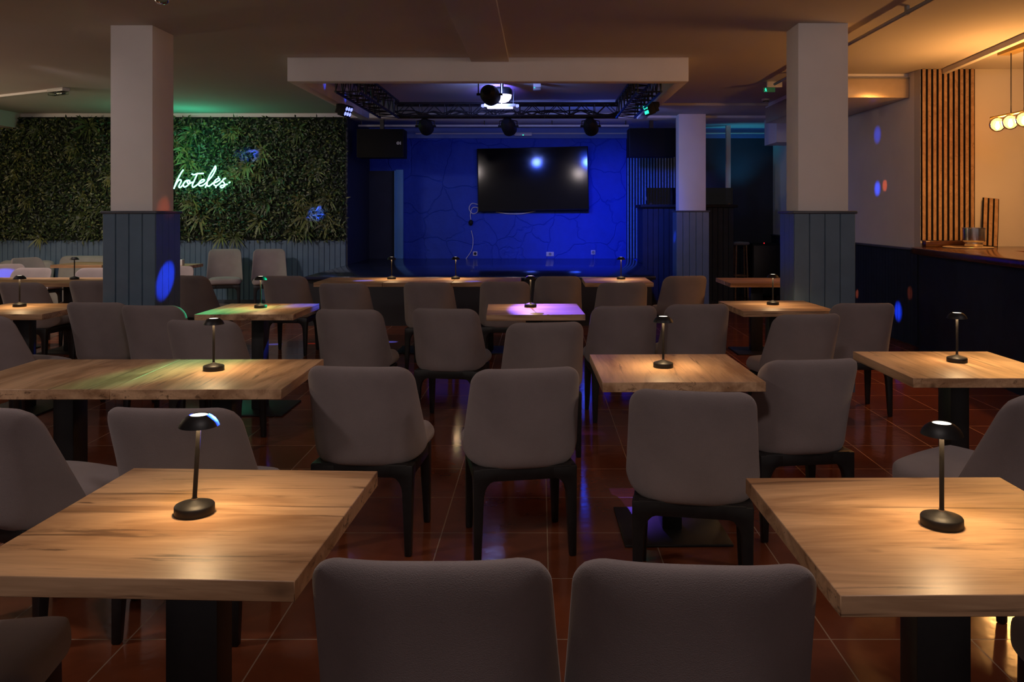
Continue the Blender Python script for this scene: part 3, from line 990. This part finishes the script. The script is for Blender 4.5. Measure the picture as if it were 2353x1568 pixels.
MB().lathe([(0, -0.05), (0.03, -0.05), (0.038, -0.04), (0.038, -0.03), (0.055, -0.026), (0.058, -0.001), (0, -0.001)], 28).build('detector_body', M['plastic_w'], sd)
MB().lathe([(0.0385, -0.042), (0.041, -0.036), (0.0385, -0.03)], 28).build('detector_vents', M['black_plastic'], sd)
dm = thing('ceiling_dome', 'small clear round dome on the ceiling at the top edge of the photo, left', 'ceiling dome', (X(372, 6.05), 6.05, CEIL))
MB().lathe([(0, -0.012), (0.06, -0.012), (0.065, -0.001), (0, -0.001)], 28).build('dome_rim', M['plastic_w'], dm)
MB().lathe([(0.05, -0.012), (0.047, -0.03), (0.033, -0.046), (0, -0.052)], 28).build('dome_lens', M['clear'], dm)
se = thing('ceiling_sensor', 'small grey box with a green light on the ceiling inside the hung frame', 'sensor', (X(1234, 10.1), 10.1, CEIL))
MB().box(-0.045, 0.045, -0.04, 0.04, -0.05, -0.001).build('sensor_mount', M['plastic_w'], se)
MB().box(-0.045, 0.045, -0.045, 0.045, -0.085, -0.05).build('sensor_body', M['plastic_g'], se, bevel=0.004)
MB().box(-0.04, -0.022, -0.047, -0.045, -0.064, -0.056).build('indicator', M['led_green'], se)

# emergency light, left
dE = 1.49 * F / (486 - 214)
em = thing('emergency_light', 'long clear-covered emergency light on the ceiling, far left', 'emergency light', (X(134, dE), dE, CEIL), RT(-28))
MB().box(-0.16, 0.16, -0.05, 0.05, -0.045, -0.001).build('light_housing', M['plastic_w'], em, bevel=0.006)
MB().box(-0.155, 0.155, -0.045, 0.045, -0.085, -0.046).build('light_cover', M['clear'], em, bevel=0.01)
tag(MB().box(-2.6, -0.17, -0.015, 0.015, -0.03, -0.001).build('light_trunking', M['white'], loc=(X(134, dE), dE, CEIL), rot=(0, 0, RT(-28))),
    'pale trunking on the ceiling leading to the emergency light, far left', 'trunking')

# ------------------------------------------------------------------ stage rig
truss = thing('lighting_truss', 'black metal truss of three sides hung inside the ceiling frame above the stage front', 'truss', (0, 0, 0))


def truss_side(p0, p1, w, z0, z1):
    mb = MB()
    p0, p1 = Vector(p0), Vector(p1)
    dv = (p1 - p0); L = dv.length; dv.normalize()
    s = Vector((-dv.y, dv.x, 0)) * w / 2
    ch = []
    for sg in (-1, 1):
        for z in (z0, z1):
            a, b = p0 + s * sg, p1 + s * sg
            a.z = b.z = z
            mb.tube([a, b], 0.015, 8); ch.append((a, b))
    n = max(2, round(L / 0.34))
    for (c1, c2) in ((0, 1), (2, 3), (0, 2), (1, 3)):
        for i in range(n):
            q = [ch[c1][0].lerp(ch[c1][1], (i) / n), ch[c2][0].lerp(ch[c2][1], (i + 0.5) / n), ch[c1][0].lerp(ch[c1][1], (i + 1) / n)]
            mb.tube(q[:2], 0.0055, 6); mb.tube(q[1:], 0.0055, 6)
            mb.tube([ch[c1][0].lerp(ch[c1][1], i / n), ch[c2][0].lerp(ch[c2][1], i / n)], 0.006, 6)
    mb.build('truss_section', M['black_metal'], truss)


truss_side((-1.98, 8.6, 0), (-1.98, 11.0, 0), 0.24, 2.715, 2.93)
truss_side((1.13, 8.6, 0), (1.13, 11.0, 0), 0.24, 2.715, 2.93)
truss_side((-1.9, 11.05, 0), (1.05, 11.05, 0), 0.24, 2.735, 2.895)
for x, y in ((-1.98, 8.9), (-1.98, 10.8), (1.13, 8.9), (1.13, 10.8), (-0.4, 11.05)):
    MB().tube([(x, y, 2.93), (x, y, CEIL - 0.001)], 0.01, 8).build('hanger_rod', M['black_metal'], truss)
R = random.Random(5)
cb = []
for k in range(3):
    pts = []
    for i in range(24):
        xx = -1.9 + i * 0.128
        pts.append((xx, 10.90 + R.uniform(-0.02, 0.02), 2.755 + R.uniform(-0.03, 0.045)))
    tag(MB().tube(spline(pts, 4), 0.009, 6).build('cable', M['cable_b'], truss))


def par_can(name, label, loc, aim, r, lens, rig_z, group=None):
    """round stage lamp: can points along local -z to the aim, held in a yoke from above"""
    t = thing(name, label, 'stage light', loc, group=group)
    q = (Vector(aim) - Vector(loc)).to_track_quat('-Z', 'Y').to_matrix().to_4x4()
    can = MB().lathe([(0, 0.13), (r * 0.45, 0.13), (r * 0.8, 0.09), (r, 0.02), (r, -0.10), (r * 0.93, -0.10), (r * 0.9, -0.06), (0, -0.06)], 20, q)
    can.build('can', M['black_plastic'], t, smooth=25)
    MB().lathe([(r * 0.9, -0.075), (0, -0.075)], 20, q).build('lens', lens, t)
    hz = rig_z - loc[2]
    MB().tube([(-r - 0.02, 0, 0), (-r - 0.02, 0, hz * 0.75), (0, 0, hz), (r + 0.02, 0, hz * 0.75), (r + 0.02, 0, 0)], 0.008, 6).build('yoke', M['black_metal'], t)
    for sg in (-1, 1):
        MB().tube([(sg * r * 0.9, 0, 0), (sg * (r + 0.04), 0, 0)], 0.014, 8).build('knob', M['black_plastic'], t)
    return t


BLUE = (0.0, 0.055, 1.0)
pars = []
for px, lb, aim in ((978, 'leftmost of the three round black stage lamps under the truss', (-1.4, 14.9, 1.6)),
                    (1168, 'middle one of the three round black stage lamps under the truss', (0.4, 14.9, 0.8)),
                    (1357, 'rightmost of the three round black stage lamps under the truss', (1.5, 14.9, 0.9))):
    d = 11.22
    pars.append((par_can('stage_spotlight', lb, (X(px, d), d, Z(290, d)), aim, 0.098, M['led_blue'] if px > 1000 else M['black_plastic'], 2.715,
                         'round stage lamps under the truss'), aim))

hub = Vector((-0.46, 9.50, 2.62))
big = par_can('stage_spotlight', 'large black round stage lamp hanging in the middle of the hung frame', (X(1125, 9.55), 9.55, Z(217, 9.55)), (0.4, 14.9, 1.9), 0.108, M['led_blue'], CEIL - 0.01)
eff = thing('effect_light', 'bright white dome effect light beside the large round stage lamp', 'stage light', (X(1155, 9.95), 9.95, 0))
zc = Z(218, 9.95)
MB().lathe([(0, zc + 0.085), (0.09, zc + 0.085), (0.112, zc + 0.06), (0.112, zc), (0, zc)], 24).build('housing', M['black_plastic'], eff, smooth=30)
MB().lathe([(0.108, zc - 0.001), (0.102, zc - 0.04), (0.075, zc - 0.075), (0.04, zc - 0.092), (0, zc - 0.096)], 24).build('dome', M['led_white'], eff)
MB().tube([(0.0, 0, zc + 0.08), (0.0, 0, CEIL - 0.001)], 0.012, 8).build('hanger', M['black_metal'], eff)
db = thing('derby_light', 'flat white light bar with glowing facets below the large round stage lamp', 'stage light', (X(1149, 9.78), 9.78, Z(245, 9.78)))
MB().box(-0.185, 0.185, -0.05, 0.05, -0.008, 0.028).build('bar_body', M['plastic_w'], db, bevel=0.004)
MB().prism([(-0.15, -0.045), (0, -0.055), (0.15, -0.045), (0.15, 0.045), (-0.15, 0.045)], -0.022, -0.008).build('facet_strip', M['led_white'], db)
for sg in (-1, 1):
    MB().lathe([(0, 0.02), (0.02, 0.015), (0.022, -0.01), (0, -0.02)], 12).build('end_light', M['led_cell'], db, loc=(sg * 0.2, 0, 0.008))
MB().tube([(0.02, 0, 0.028), (0.02, 0, CEIL - 0.001 - db.location.z)], 0.006, 8).build('hanger', M['plastic_w'], db)
MB().tube([(0.155, 0, 0.028), (0.168, 0, 0.21)], 0.004, 6).build('antenna', M['black_metal'], db)

# two square spotlights on the truss sides
def led_spot(label, loc, aim, cell, zr):
    t = thing('led_spotlight', label, 'stage light', loc)
    q = (Vector(aim) - Vector(loc)).to_track_quat('-Z', 'Y').to_matrix().to_4x4()
    hb = MB()
    for a, b in (((-0.10, 0.10, -0.075, 0.075, -0.06, 0.02)), ((0, 0, 0, 0, 0, 0))) if False else ():
        pass
    hb.box(-0.095, 0.095, -0.07, 0.07, -0.05, 0.03, q)
    hb.box(-0.065, 0.065, -0.055, 0.055, 0.03, 0.085, q)
    hb.build('head', M['black_plastic'], t, bevel=0.008)
    for i in range(3):
        for j in range(2):
            c = MB().lathe([(0.024, 0), (0.018, -0.006), (0, -0.008)], 14, q @ Matrix.Translation((-0.058 + 0.058 * i, -0.03 + 0.06 * j, -0.051)))
            c.build('led_cell', cell, t)
    hz = zr - loc[2]
    for sg in (-1, 1):
        MB().box(sg * 0.045 - 0.012, sg * 0.045 + 0.012, -0.015, 0.015, 0.0, hz).build('yoke_arm', M['black_metal'], t)
    return t


sl = led_spot('black spotlight with six blue-white cells hanging at the left truss', (X(792, 9.9), 9.9, Z(254, 9.9)), (2.6, 8.6, 0.9), M['led_cell'], 2.69)
sr = led_spot('black spotlight with green cells hanging at the right truss', (X(1494, 9.9), 9.9, Z(250, 9.9)), (-3.5, 9.2, 1.3), M['led_green'], 2.69)
for n_, par_, xx, in (('cl', sl, -0.06), ('cr', sr, 0.06)):
    MB().lathe([(0, 0.03), (0.05, 0.03), (0.055, 0.0), (0.05, -0.03), (0, -0.03)], 16, Matrix.Translation((xx * 1.2, 0.10, 0.06))).build('driver_box', M['black_plastic'], par_)

# pipe and conduit on the back wall, emergency light
pr = thing('wall_pipe', 'thin horizontal pipe across the stage behind the round lamps', 'pipe', (0, 13.6, Z(289, 13.6)))
MB().tube([(-2.95, 0, 0), (1.45, 0, 0)], 0.018, 8).build('pipe_tube', M['plastic_w'], pr)
for xx in (-2.9, -2.0, -0.9, 0.2, 1.4):
    MB().tube([(xx, 0, 0), (xx, 0, 2.959 - pr.location.z)], 0.009, 6).build('pipe_drop', M['black_metal'], pr)
tag(MB().tube([(-2.2, YB - 0.075, Z(307, 14.8)), (XR - 0.01, YB - 0.075, Z(306, 14.8))], 0.013, 8).build('wall_conduit', M['plastic_w']),
    'thin conduit along the pale band at the top of the stage wall', 'conduit')
e2 = thing('emergency_light', 'small white emergency light with a green dot on the pale band above the television', 'emergency light', (X(1202, 14.75), YB - 0.062, Z(308, 14.75)))
MB().box(-0.155, 0.155, -0.06, -0.015, -0.03, 0.03).build('light_housing', M['plastic_w'], e2, bevel=0.008)
MB().box(-0.01, 0.01, -0.062, -0.06, -0.024, -0.008).build('indicator', M['led_green'], e2)

# ------------------------------------------------------------------ stage wall things
dT = 14.78
tv = thing('television', 'large flat black television hanging slightly crooked on the blue stage wall', 'television', (X(1225, dT), YB - 0.085, Z(412, dT)))
tv.rotation_euler = (RT(-0.3), RT(-1.1), RT(-2.8))
MB().box(-0.98, 0.98, -0.075, -0.02, -0.56, 0.56).build('tv_body', M['black_plastic'], tv, bevel=0.008)
MB().box(-0.965, 0.965, -0.079, -0.0752, -0.535, 0.548).build('tv_screen', M['screen'], tv)
MB().box(-0.4, 0.4, -0.02, 0.055, -0.3, 0.3).build('wall_bracket', M['black_metal'], tv)


def wp(px, py, off=0.02):
    d = YB - off
    return (X(px, d), d, Z(py, d))


tag(MB().tube(spline([wp(1098, 470), wp(1084, 468), wp(1078, 480), wp(1086, 491), wp(1096, 488), wp(1098, 478), wp(1086, 478), wp(1081, 492), wp(1082, 505)], 6), 0.008, 6).build('looped_cable', M['cable_w']),
    'white cable coiled in loops at the lower left corner of the television', 'cable')
pl = thing('cable_plug', 'black plug joint hanging on the white cable left of the television', 'plug', wp(1082, 512, 0.03))
MB().lathe([(0, 0.05), (0.022, 0.045), (0.04, 0.02), (0.04, -0.015), (0.02, -0.045), (0, -0.05)], 16).build('plug_body', M['black_plastic'], pl)
tag(MB().tube(spline([wp(1083, 530), wp(1087, 550), wp(1085, 572), wp(1078, 585), wp(1069, 597)], 6), 0.007, 6).build('hanging_cable', M['cable_w']),
    'white cable running from the plug down to the stage floor', 'cable')
tag(MB().tube(spline([wp(1139, 487), wp(1165, 491), wp(1200, 491), wp(1231, 485)], 6), 0.011, 6).build('sagging_cord', M['cable_w']),
    'white cable sagging below the lower edge of the television', 'cable')
for px, py, w, h, lb in ((1092, 583, 0.078, 0.078, 'white wall socket under the cable left of the television'),
                         (1264, 584, 0.135, 0.078, 'wide white socket plate near the stage floor, under the television'),
                         (1363, 580, 0.078, 0.078, 'white wall socket near the stage floor, farthest right')):
    s = thing('wall_socket', lb, 'socket', wp(px, py, 0.0), group='sockets on the stage wall')
    MB().box(-w / 2, w / 2, -0.012, -0.001, -h / 2, h / 2).build('socket_plate', M['plastic_w'], s, bevel=0.003)
    MB().lathe([(0, 0.0), (0.022, 0.0), (0.024, 0.003), (0.026, 0.0)], 16, Matrix.Rotation(RT(90), 4, 'X')).build('socket_hole', M['plastic_g'] if px != 1092 else M['black_plastic'], s, loc=(0, -0.0125, 0))


def speaker(label, loc, w, h, dp, logo):
    t = thing('hanging_loudspeaker', label, 'loudspeaker', loc)
    MB().box(-w / 2, w / 2, 0.012, dp, -h / 2, h / 2).build('cabinet', M['black_plastic'], t, bevel=0.012)
    MB().box(-w / 2 + 0.012, w / 2 - 0.012, 0, 0.014, -h / 2 + 0.012, h / 2 - 0.012).build('grille', M['grille'], t, bevel=0.004)
    hz = CEIL - loc[2] - 0.072
    MB().box(-0.03, 0.03, dp * 0.4, dp * 0.6, h / 2 - 0.002, hz).build('bracket', M['black_metal'], t)
    if logo:
        lg = MB()
        lg.lathe([(0.017, 0), (0.024, 0), (0.024, 0.003), (0.017, 0.003), (0.017, 0)], 20, Matrix.Rotation(RT(90), 4, 'X'))
        for k in range(3):
            c, s_ = math.cos(PI * k / 3 + 0.5), math.sin(PI * k / 3 + 0.5)
            lg.tube([(c * 0.014, -0.002, s_ * 0.014), (-c * 0.014, -0.002, -s_ * 0.014)], 0.0022, 6)
        lg.box(0.032, 0.044, -0.003, 0, -0.024, 0.024)
        lg.build('logo', M['cable_w'], t, loc=(w / 2 - 0.085, 0, 0.0))
    return t


dS = 13.25
speaker('black loudspeaker with a small white emblem hanging above the left of the stage', (X(873, dS), dS, Z(329, dS)), 0.745, 0.455, 0.38, True)
dS2 = 13.4
speaker('black loudspeaker hanging above the striped slats, left of the farthest column', (X(1500, dS2), dS2, Z(327, dS2)), 0.755, 0.46, 0.38, False)
slat_panel('slat_cladding', 'blue-lit vertical slat panel at the right of the stage wall', (X(1440, 14.85) + 0.49, YB - 0.002, 0.64), 0, 19, 0.0515, 0.030, 2.13, M['slat_blue_lit'])

# DJ booth
bt = thing('dj_booth', 'tall dark boarded booth with a tinted screen behind the farthest column', 'booth', (2.39, 13.9, 0))
bb = MB(); bb.box(-0.73, 0.74, -0.42, 0.3, 0, 1.54)
boards_x(bb, -0.73, 0.74, -0.42, 0.04, 1.54, 0.085)
bb.build('booth_body', M['navy_board'], bt)
MB().box(-0.77, 0.80, -0.48, 0.32, 1.54, 1.59).build('booth_top', M['black_plastic'], bt, bevel=0.01)
tsn = thing('tinted_screen', 'smoked see-through screen standing on the front edge of the booth', 'screen', (2.39, 13.46, 1.59))
MB().box(-0.66, 0.72, -0.004, 0.004, 0.001, 0.27).build('screen_pane', M['smoked'], tsn)
for sx in (-0.6, 0.66):
    MB().box(sx - 0.02, sx + 0.02, -0.012, 0.03, 0.0, 0.02).build('clamp', M['black_metal'], tsn)
mx_ = thing('mixer', 'small dark audio unit on top of the booth behind the tinted screen', 'mixer', (2.95, 13.85, 1.59))
MB().box(-0.13, 0.13, -0.1, 0.1, 0, 0.06).build('mixer_body', M['black_plastic'], mx_, bevel=0.006)
MB().box(-0.13, 0.13, 0.08, 0.10, 0.06, 0.2).build('mixer_display', M['black_plastic'], mx_, bevel=0.004)
ms = thing('microphone', 'slim upright microphone at the left end of the booth top', 'microphone', (1.75, 13.75, 1.59))
MB().lathe([(0, 0), (0.05, 0), (0.05, 0.01), (0, 0.012)], 16).build('foot', M['black_metal'], ms)
MB().tube([(0, 0, 0.01), (0, 0, 0.07)], 0.004, 6).build('stem', M['black_metal'], ms)
MB().tube([(0, 0, 0.07), (0, 0, 0.13)], 0.012, 10).build('microphone_head', M['plastic_g'], ms)
tag(MB().box(-0.038, 0.038, -0.038, 0.038, 0, 2.958).build('steel_post', M['white'], loc=(X(1673, 14.4), 14.4, 0), bevel=0.004),
    'thin white post from floor to ceiling behind the booth', 'post')

# bar stool and black cabinet in the dark corner
bs = thing('bar_stool', 'tall bar stool with a pale round seat in the dark corner behind the right column', 'bar stool', (X(1701, 14.35), 14.35, 0))
MB().lathe([(0, 0.90), (0.13, 0.90), (0.152, 0.915), (0.155, 0.935), (0.14, 0.952), (0, 0.962)], 28).build('seat', M['sofa'], bs)
for k in range(4):
    a = PI / 4 + k * PI / 2
    MB().tube([(0.155 * math.cos(a), 0.155 * math.sin(a), 0), (0.12 * math.cos(a), 0.12 * math.sin(a), 0.905)], 0.014, 8).build('leg', M['slat'], bs)
MB().tube([(0.14 * math.cos(2 * PI * i / 24), 0.14 * math.sin(2 * PI * i / 24), 0.38) for i in range(25)], 0.009, 6).build('footrest', M['slat'], bs)
fc = thing('black_cabinet', 'black cabinet with a tiny red light in the dark corner beside the bar stool', 'cabinet', (X(1763, 14.3), 14.4, 0))
MB().box(-0.28, 0.21, -0.2, 0.28, 0.05, 0.93).build('cabinet_body', M['black_plastic'], fc, bevel=0.01)
MB().box(-0.26, 0.19, -0.215, -0.2, 0.08, 0.90).build('cabinet_door', M['black_metal'], fc, bevel=0.004)
for sx in (-0.24, 0.17):
    MB().box(sx - 0.02, sx + 0.02, -0.16, 0.24, 0, 0.05).build('foot', M['black_metal'], fc)
MB().lathe([(0, 0.95), (0.007, 0.945), (0.008, 0.93), (0, 0.93)], 10).build('red_light', M['led_red'], fc, loc=(-0.07, -0.16, 0))

# ------------------------------------------------------------------ light
w = bpy.data.worlds.new('dim_room')
SC.world = w
w.use_nodes = True
bg = w.node_tree.nodes['Background']
bg.inputs['Color'].default_value = (1.0, 0.86, 0.86, 1)
bg.inputs['Strength'].default_value = 0.18

# blue wash of the stage lamps
for (p, aim), e in zip(pars, (0, 120, 330)):
    if e:
        dv = (Vector(aim) - p.location).normalized() * 0.13
        light('stage_wash', 'SPOT', tuple(dv), e, BLUE, p, radius=0.08, target=aim, angle=62, blend=1.0)
dv = (Vector((0.4, 14.9, 1.9)) - big.location).normalized() * 0.13
light('stage_wash', 'SPOT', tuple(dv), 16, BLUE, big, radius=0.09, target=(0.5, 14.9, 1.6), angle=70, blend=0.8)
light('effect_glow', 'SPOT', (-0.05, 0.14, zc - 0.02), 46.0, (0.13, 0.10, 1.0), eff, radius=0.03, target=(X(1155, 9.95) - 0.08, 10.36, CEIL), angle=76, blend=0.9)
light('stage_spill', 'POINT', (0.0, 1.0, 0.02), 3.5, BLUE, pars[2][0], radius=0.1)


def beam(target, color, rad, alb, r=0.12, blend=0.6, cos=0.8):
    """one ray of the effect light: rad is the brightness wanted on a surface of that reflectance"""
    L = (Vector(target) - hub).length
    light('light_beam', 'SPOT', tuple(hub - eff.location), rad * 39.5 * L * L / alb / cos, color, eff, radius=0.01, target=target,
          angle=math.degrees(2 * math.atan(r / L)), blend=blend)


B1 = (0.02, 0.07, 1.0)
RED = (1.0, 0.12, 0.03)
WR = XR
beam((WR, 10.26, 2.42), B1, 0.35, 0.75, 0.13, 1.0)
beam((WR, 10.26, 1.76), B1, 0.9, 0.75, 0.11, 1.0)
beam((WR, 10.04, 1.79), RED, 0.30, 0.75, 0.08, 0.7)
beam((WR - 0.04, 9.59, 0.336), B1, 0.7, 0.06, 0.12, 0.9)
beam((WR - 0.04, 10.83, 0.414), RED, 0.12, 0.03, 0.06, 0.8)
beam((WR - 0.04, 9.29, 0.575), RED, 0.04, 0.03, 0.08, 0.8)
beam((-4.52, 13.05, 2.37), B1, 0.25, 0.05, 0.14, 0.8)
beam((-3.47, 13.05, 1.45), B1, 0.4, 0.05, 0.13, 0.8)
beam((-3.17, 7.10, 0.90), B1, 0.7, 0.22, 0.15, 0.5)
beam((-3.22, 7.15, 1.50), RED, 0.13, 0.75, 0.12, 0.9)
beam((-1.85, 8.80, 0.75), B1, 0.8, 0.25, 0.10, 0.8)
beam((-0.70, 8.72, 0.75), B1, 0.5, 0.25, 0.10, 0.8)
beam((0.10, 6.2, 0.75), (0.22, 0.10, 1.0), 0.32, 0.25, 0.36, 0.8, 0.5)
beam((-1.80, 6.58, 0.75), B1, 0.5, 0.25, 0.16, 0.8, 0.5)
beam((-2.95, 9.3, 0.0), B1, 0.6, 0.03, 0.07, 0.6)
beam((-1.68, 9.47, 0.0), B1, 0.6, 0.03, 0.07, 0.6)
beam((-2.55, 9.35, 0.0), RED, 0.2, 0.18, 0.05, 0.6)
beam((1.80, 7.6, 0.0), RED, 0.2, 0.18, 0.07, 0.6)
beam((2.12, 13.12, 1.08), B1, 0.4, 0.22, 0.10, 0.8)
beam((-0.785, 2.05, 0.972), B1, 0.35, 0.012, 0.035, 0.3)
beam((-6.66, 10.35, 0.66), B1, 0.8, 0.19, 0.12, 0.4)
beam((-2.42, 10.4, 2.9), B1, 0.5, 0.75, 0.08, 1.0)
beam((-2.42, 9.4, 2.92), B1, 0.5, 0.75, 0.08, 1.0)
# green spot on the tables at the left
light('green_beam', 'SPOT', (-0.10, -0.15, -0.10), 4000, (0.0, 1.0, 0.45), sr, radius=0.02, target=(-2.30, 6.10, 0.75), angle=4.6, blend=0.9)
light('green_beam', 'SPOT', (-0.10, -0.15, -0.10), 3300, (0.0, 1.0, 0.45), sr, radius=0.02, target=(-1.60, 4.04, 0.75), angle=4.0, blend=1.0)
light('neon_glow', 'POINT', (X(440, 12.7), 12.62, 2.45), 12.0, (0.05, 1.0, 0.55), None, radius=0.3)
# cyan lamp in the dark corner
light('corner_glow', 'SPOT', (3.55, 14.3, 1.6), 20, (0.05, 0.6, 1.0), None, radius=0.1, target=(3.5, 14.8, 3.0), angle=80, blend=1.0)
# warm room lamp out of the picture at the left, then added fill
light('room_lamp', 'POINT', (-8.6, 9.2, 2.55), 75, (1.0, 0.80, 0.55), None, radius=0.12)
for lx, ly, le, an in ((-3.4, 2.2, 72, 128), (0.0, 1.0, 60, 128), (3.0, 2.4, 46, 128), (-5.6, 5.6, 30, 120), (-5.4, 8.8, 190, 96)):
    light('added_fill_spot', 'SPOT', (lx, ly, 2.93), le, (1.0, 0.84, 0.80), None, radius=0.16, target=(lx * 0.9, ly + 3.0, 0.3), angle=an, blend=0.35)  # unseen spots added to brighten columns, chairs and sofa; no fixtures

# ------------------------------------------------------------------ camera
cam = bpy.data.cameras.new('camera')
cam.sensor_width = 36.0
cam.lens = 36.0 * F / 2353.0
cam.shift_x = -(PX - 2353 / 2) / 2353.0
cam.shift_y = -(1568 / 2 - PY) / 2353.0
co = bpy.data.objects.new('camera', cam)
COL.objects.link(co)
co.location = (0, 0, CH)
co.rotation_euler = (RT(90), 0, 0)
SC.camera = co

SC.view_settings.view_transform = 'Standard'
SC.view_settings.look = 'None'
SC.view_settings.gamma = 1.0
SC.view_settings.use_curve_mapping = False
SC.view_settings.exposure = 0.0
SC.cycles.use_denoising = True
SC.cycles.max_bounces = 8
SC.cycles.transparent_max_bounces = 12
SC.cycles.sample_clamp_indirect = 4.0
SC.cycles.caustics_reflective = False
SC.cycles.caustics_refractive = False
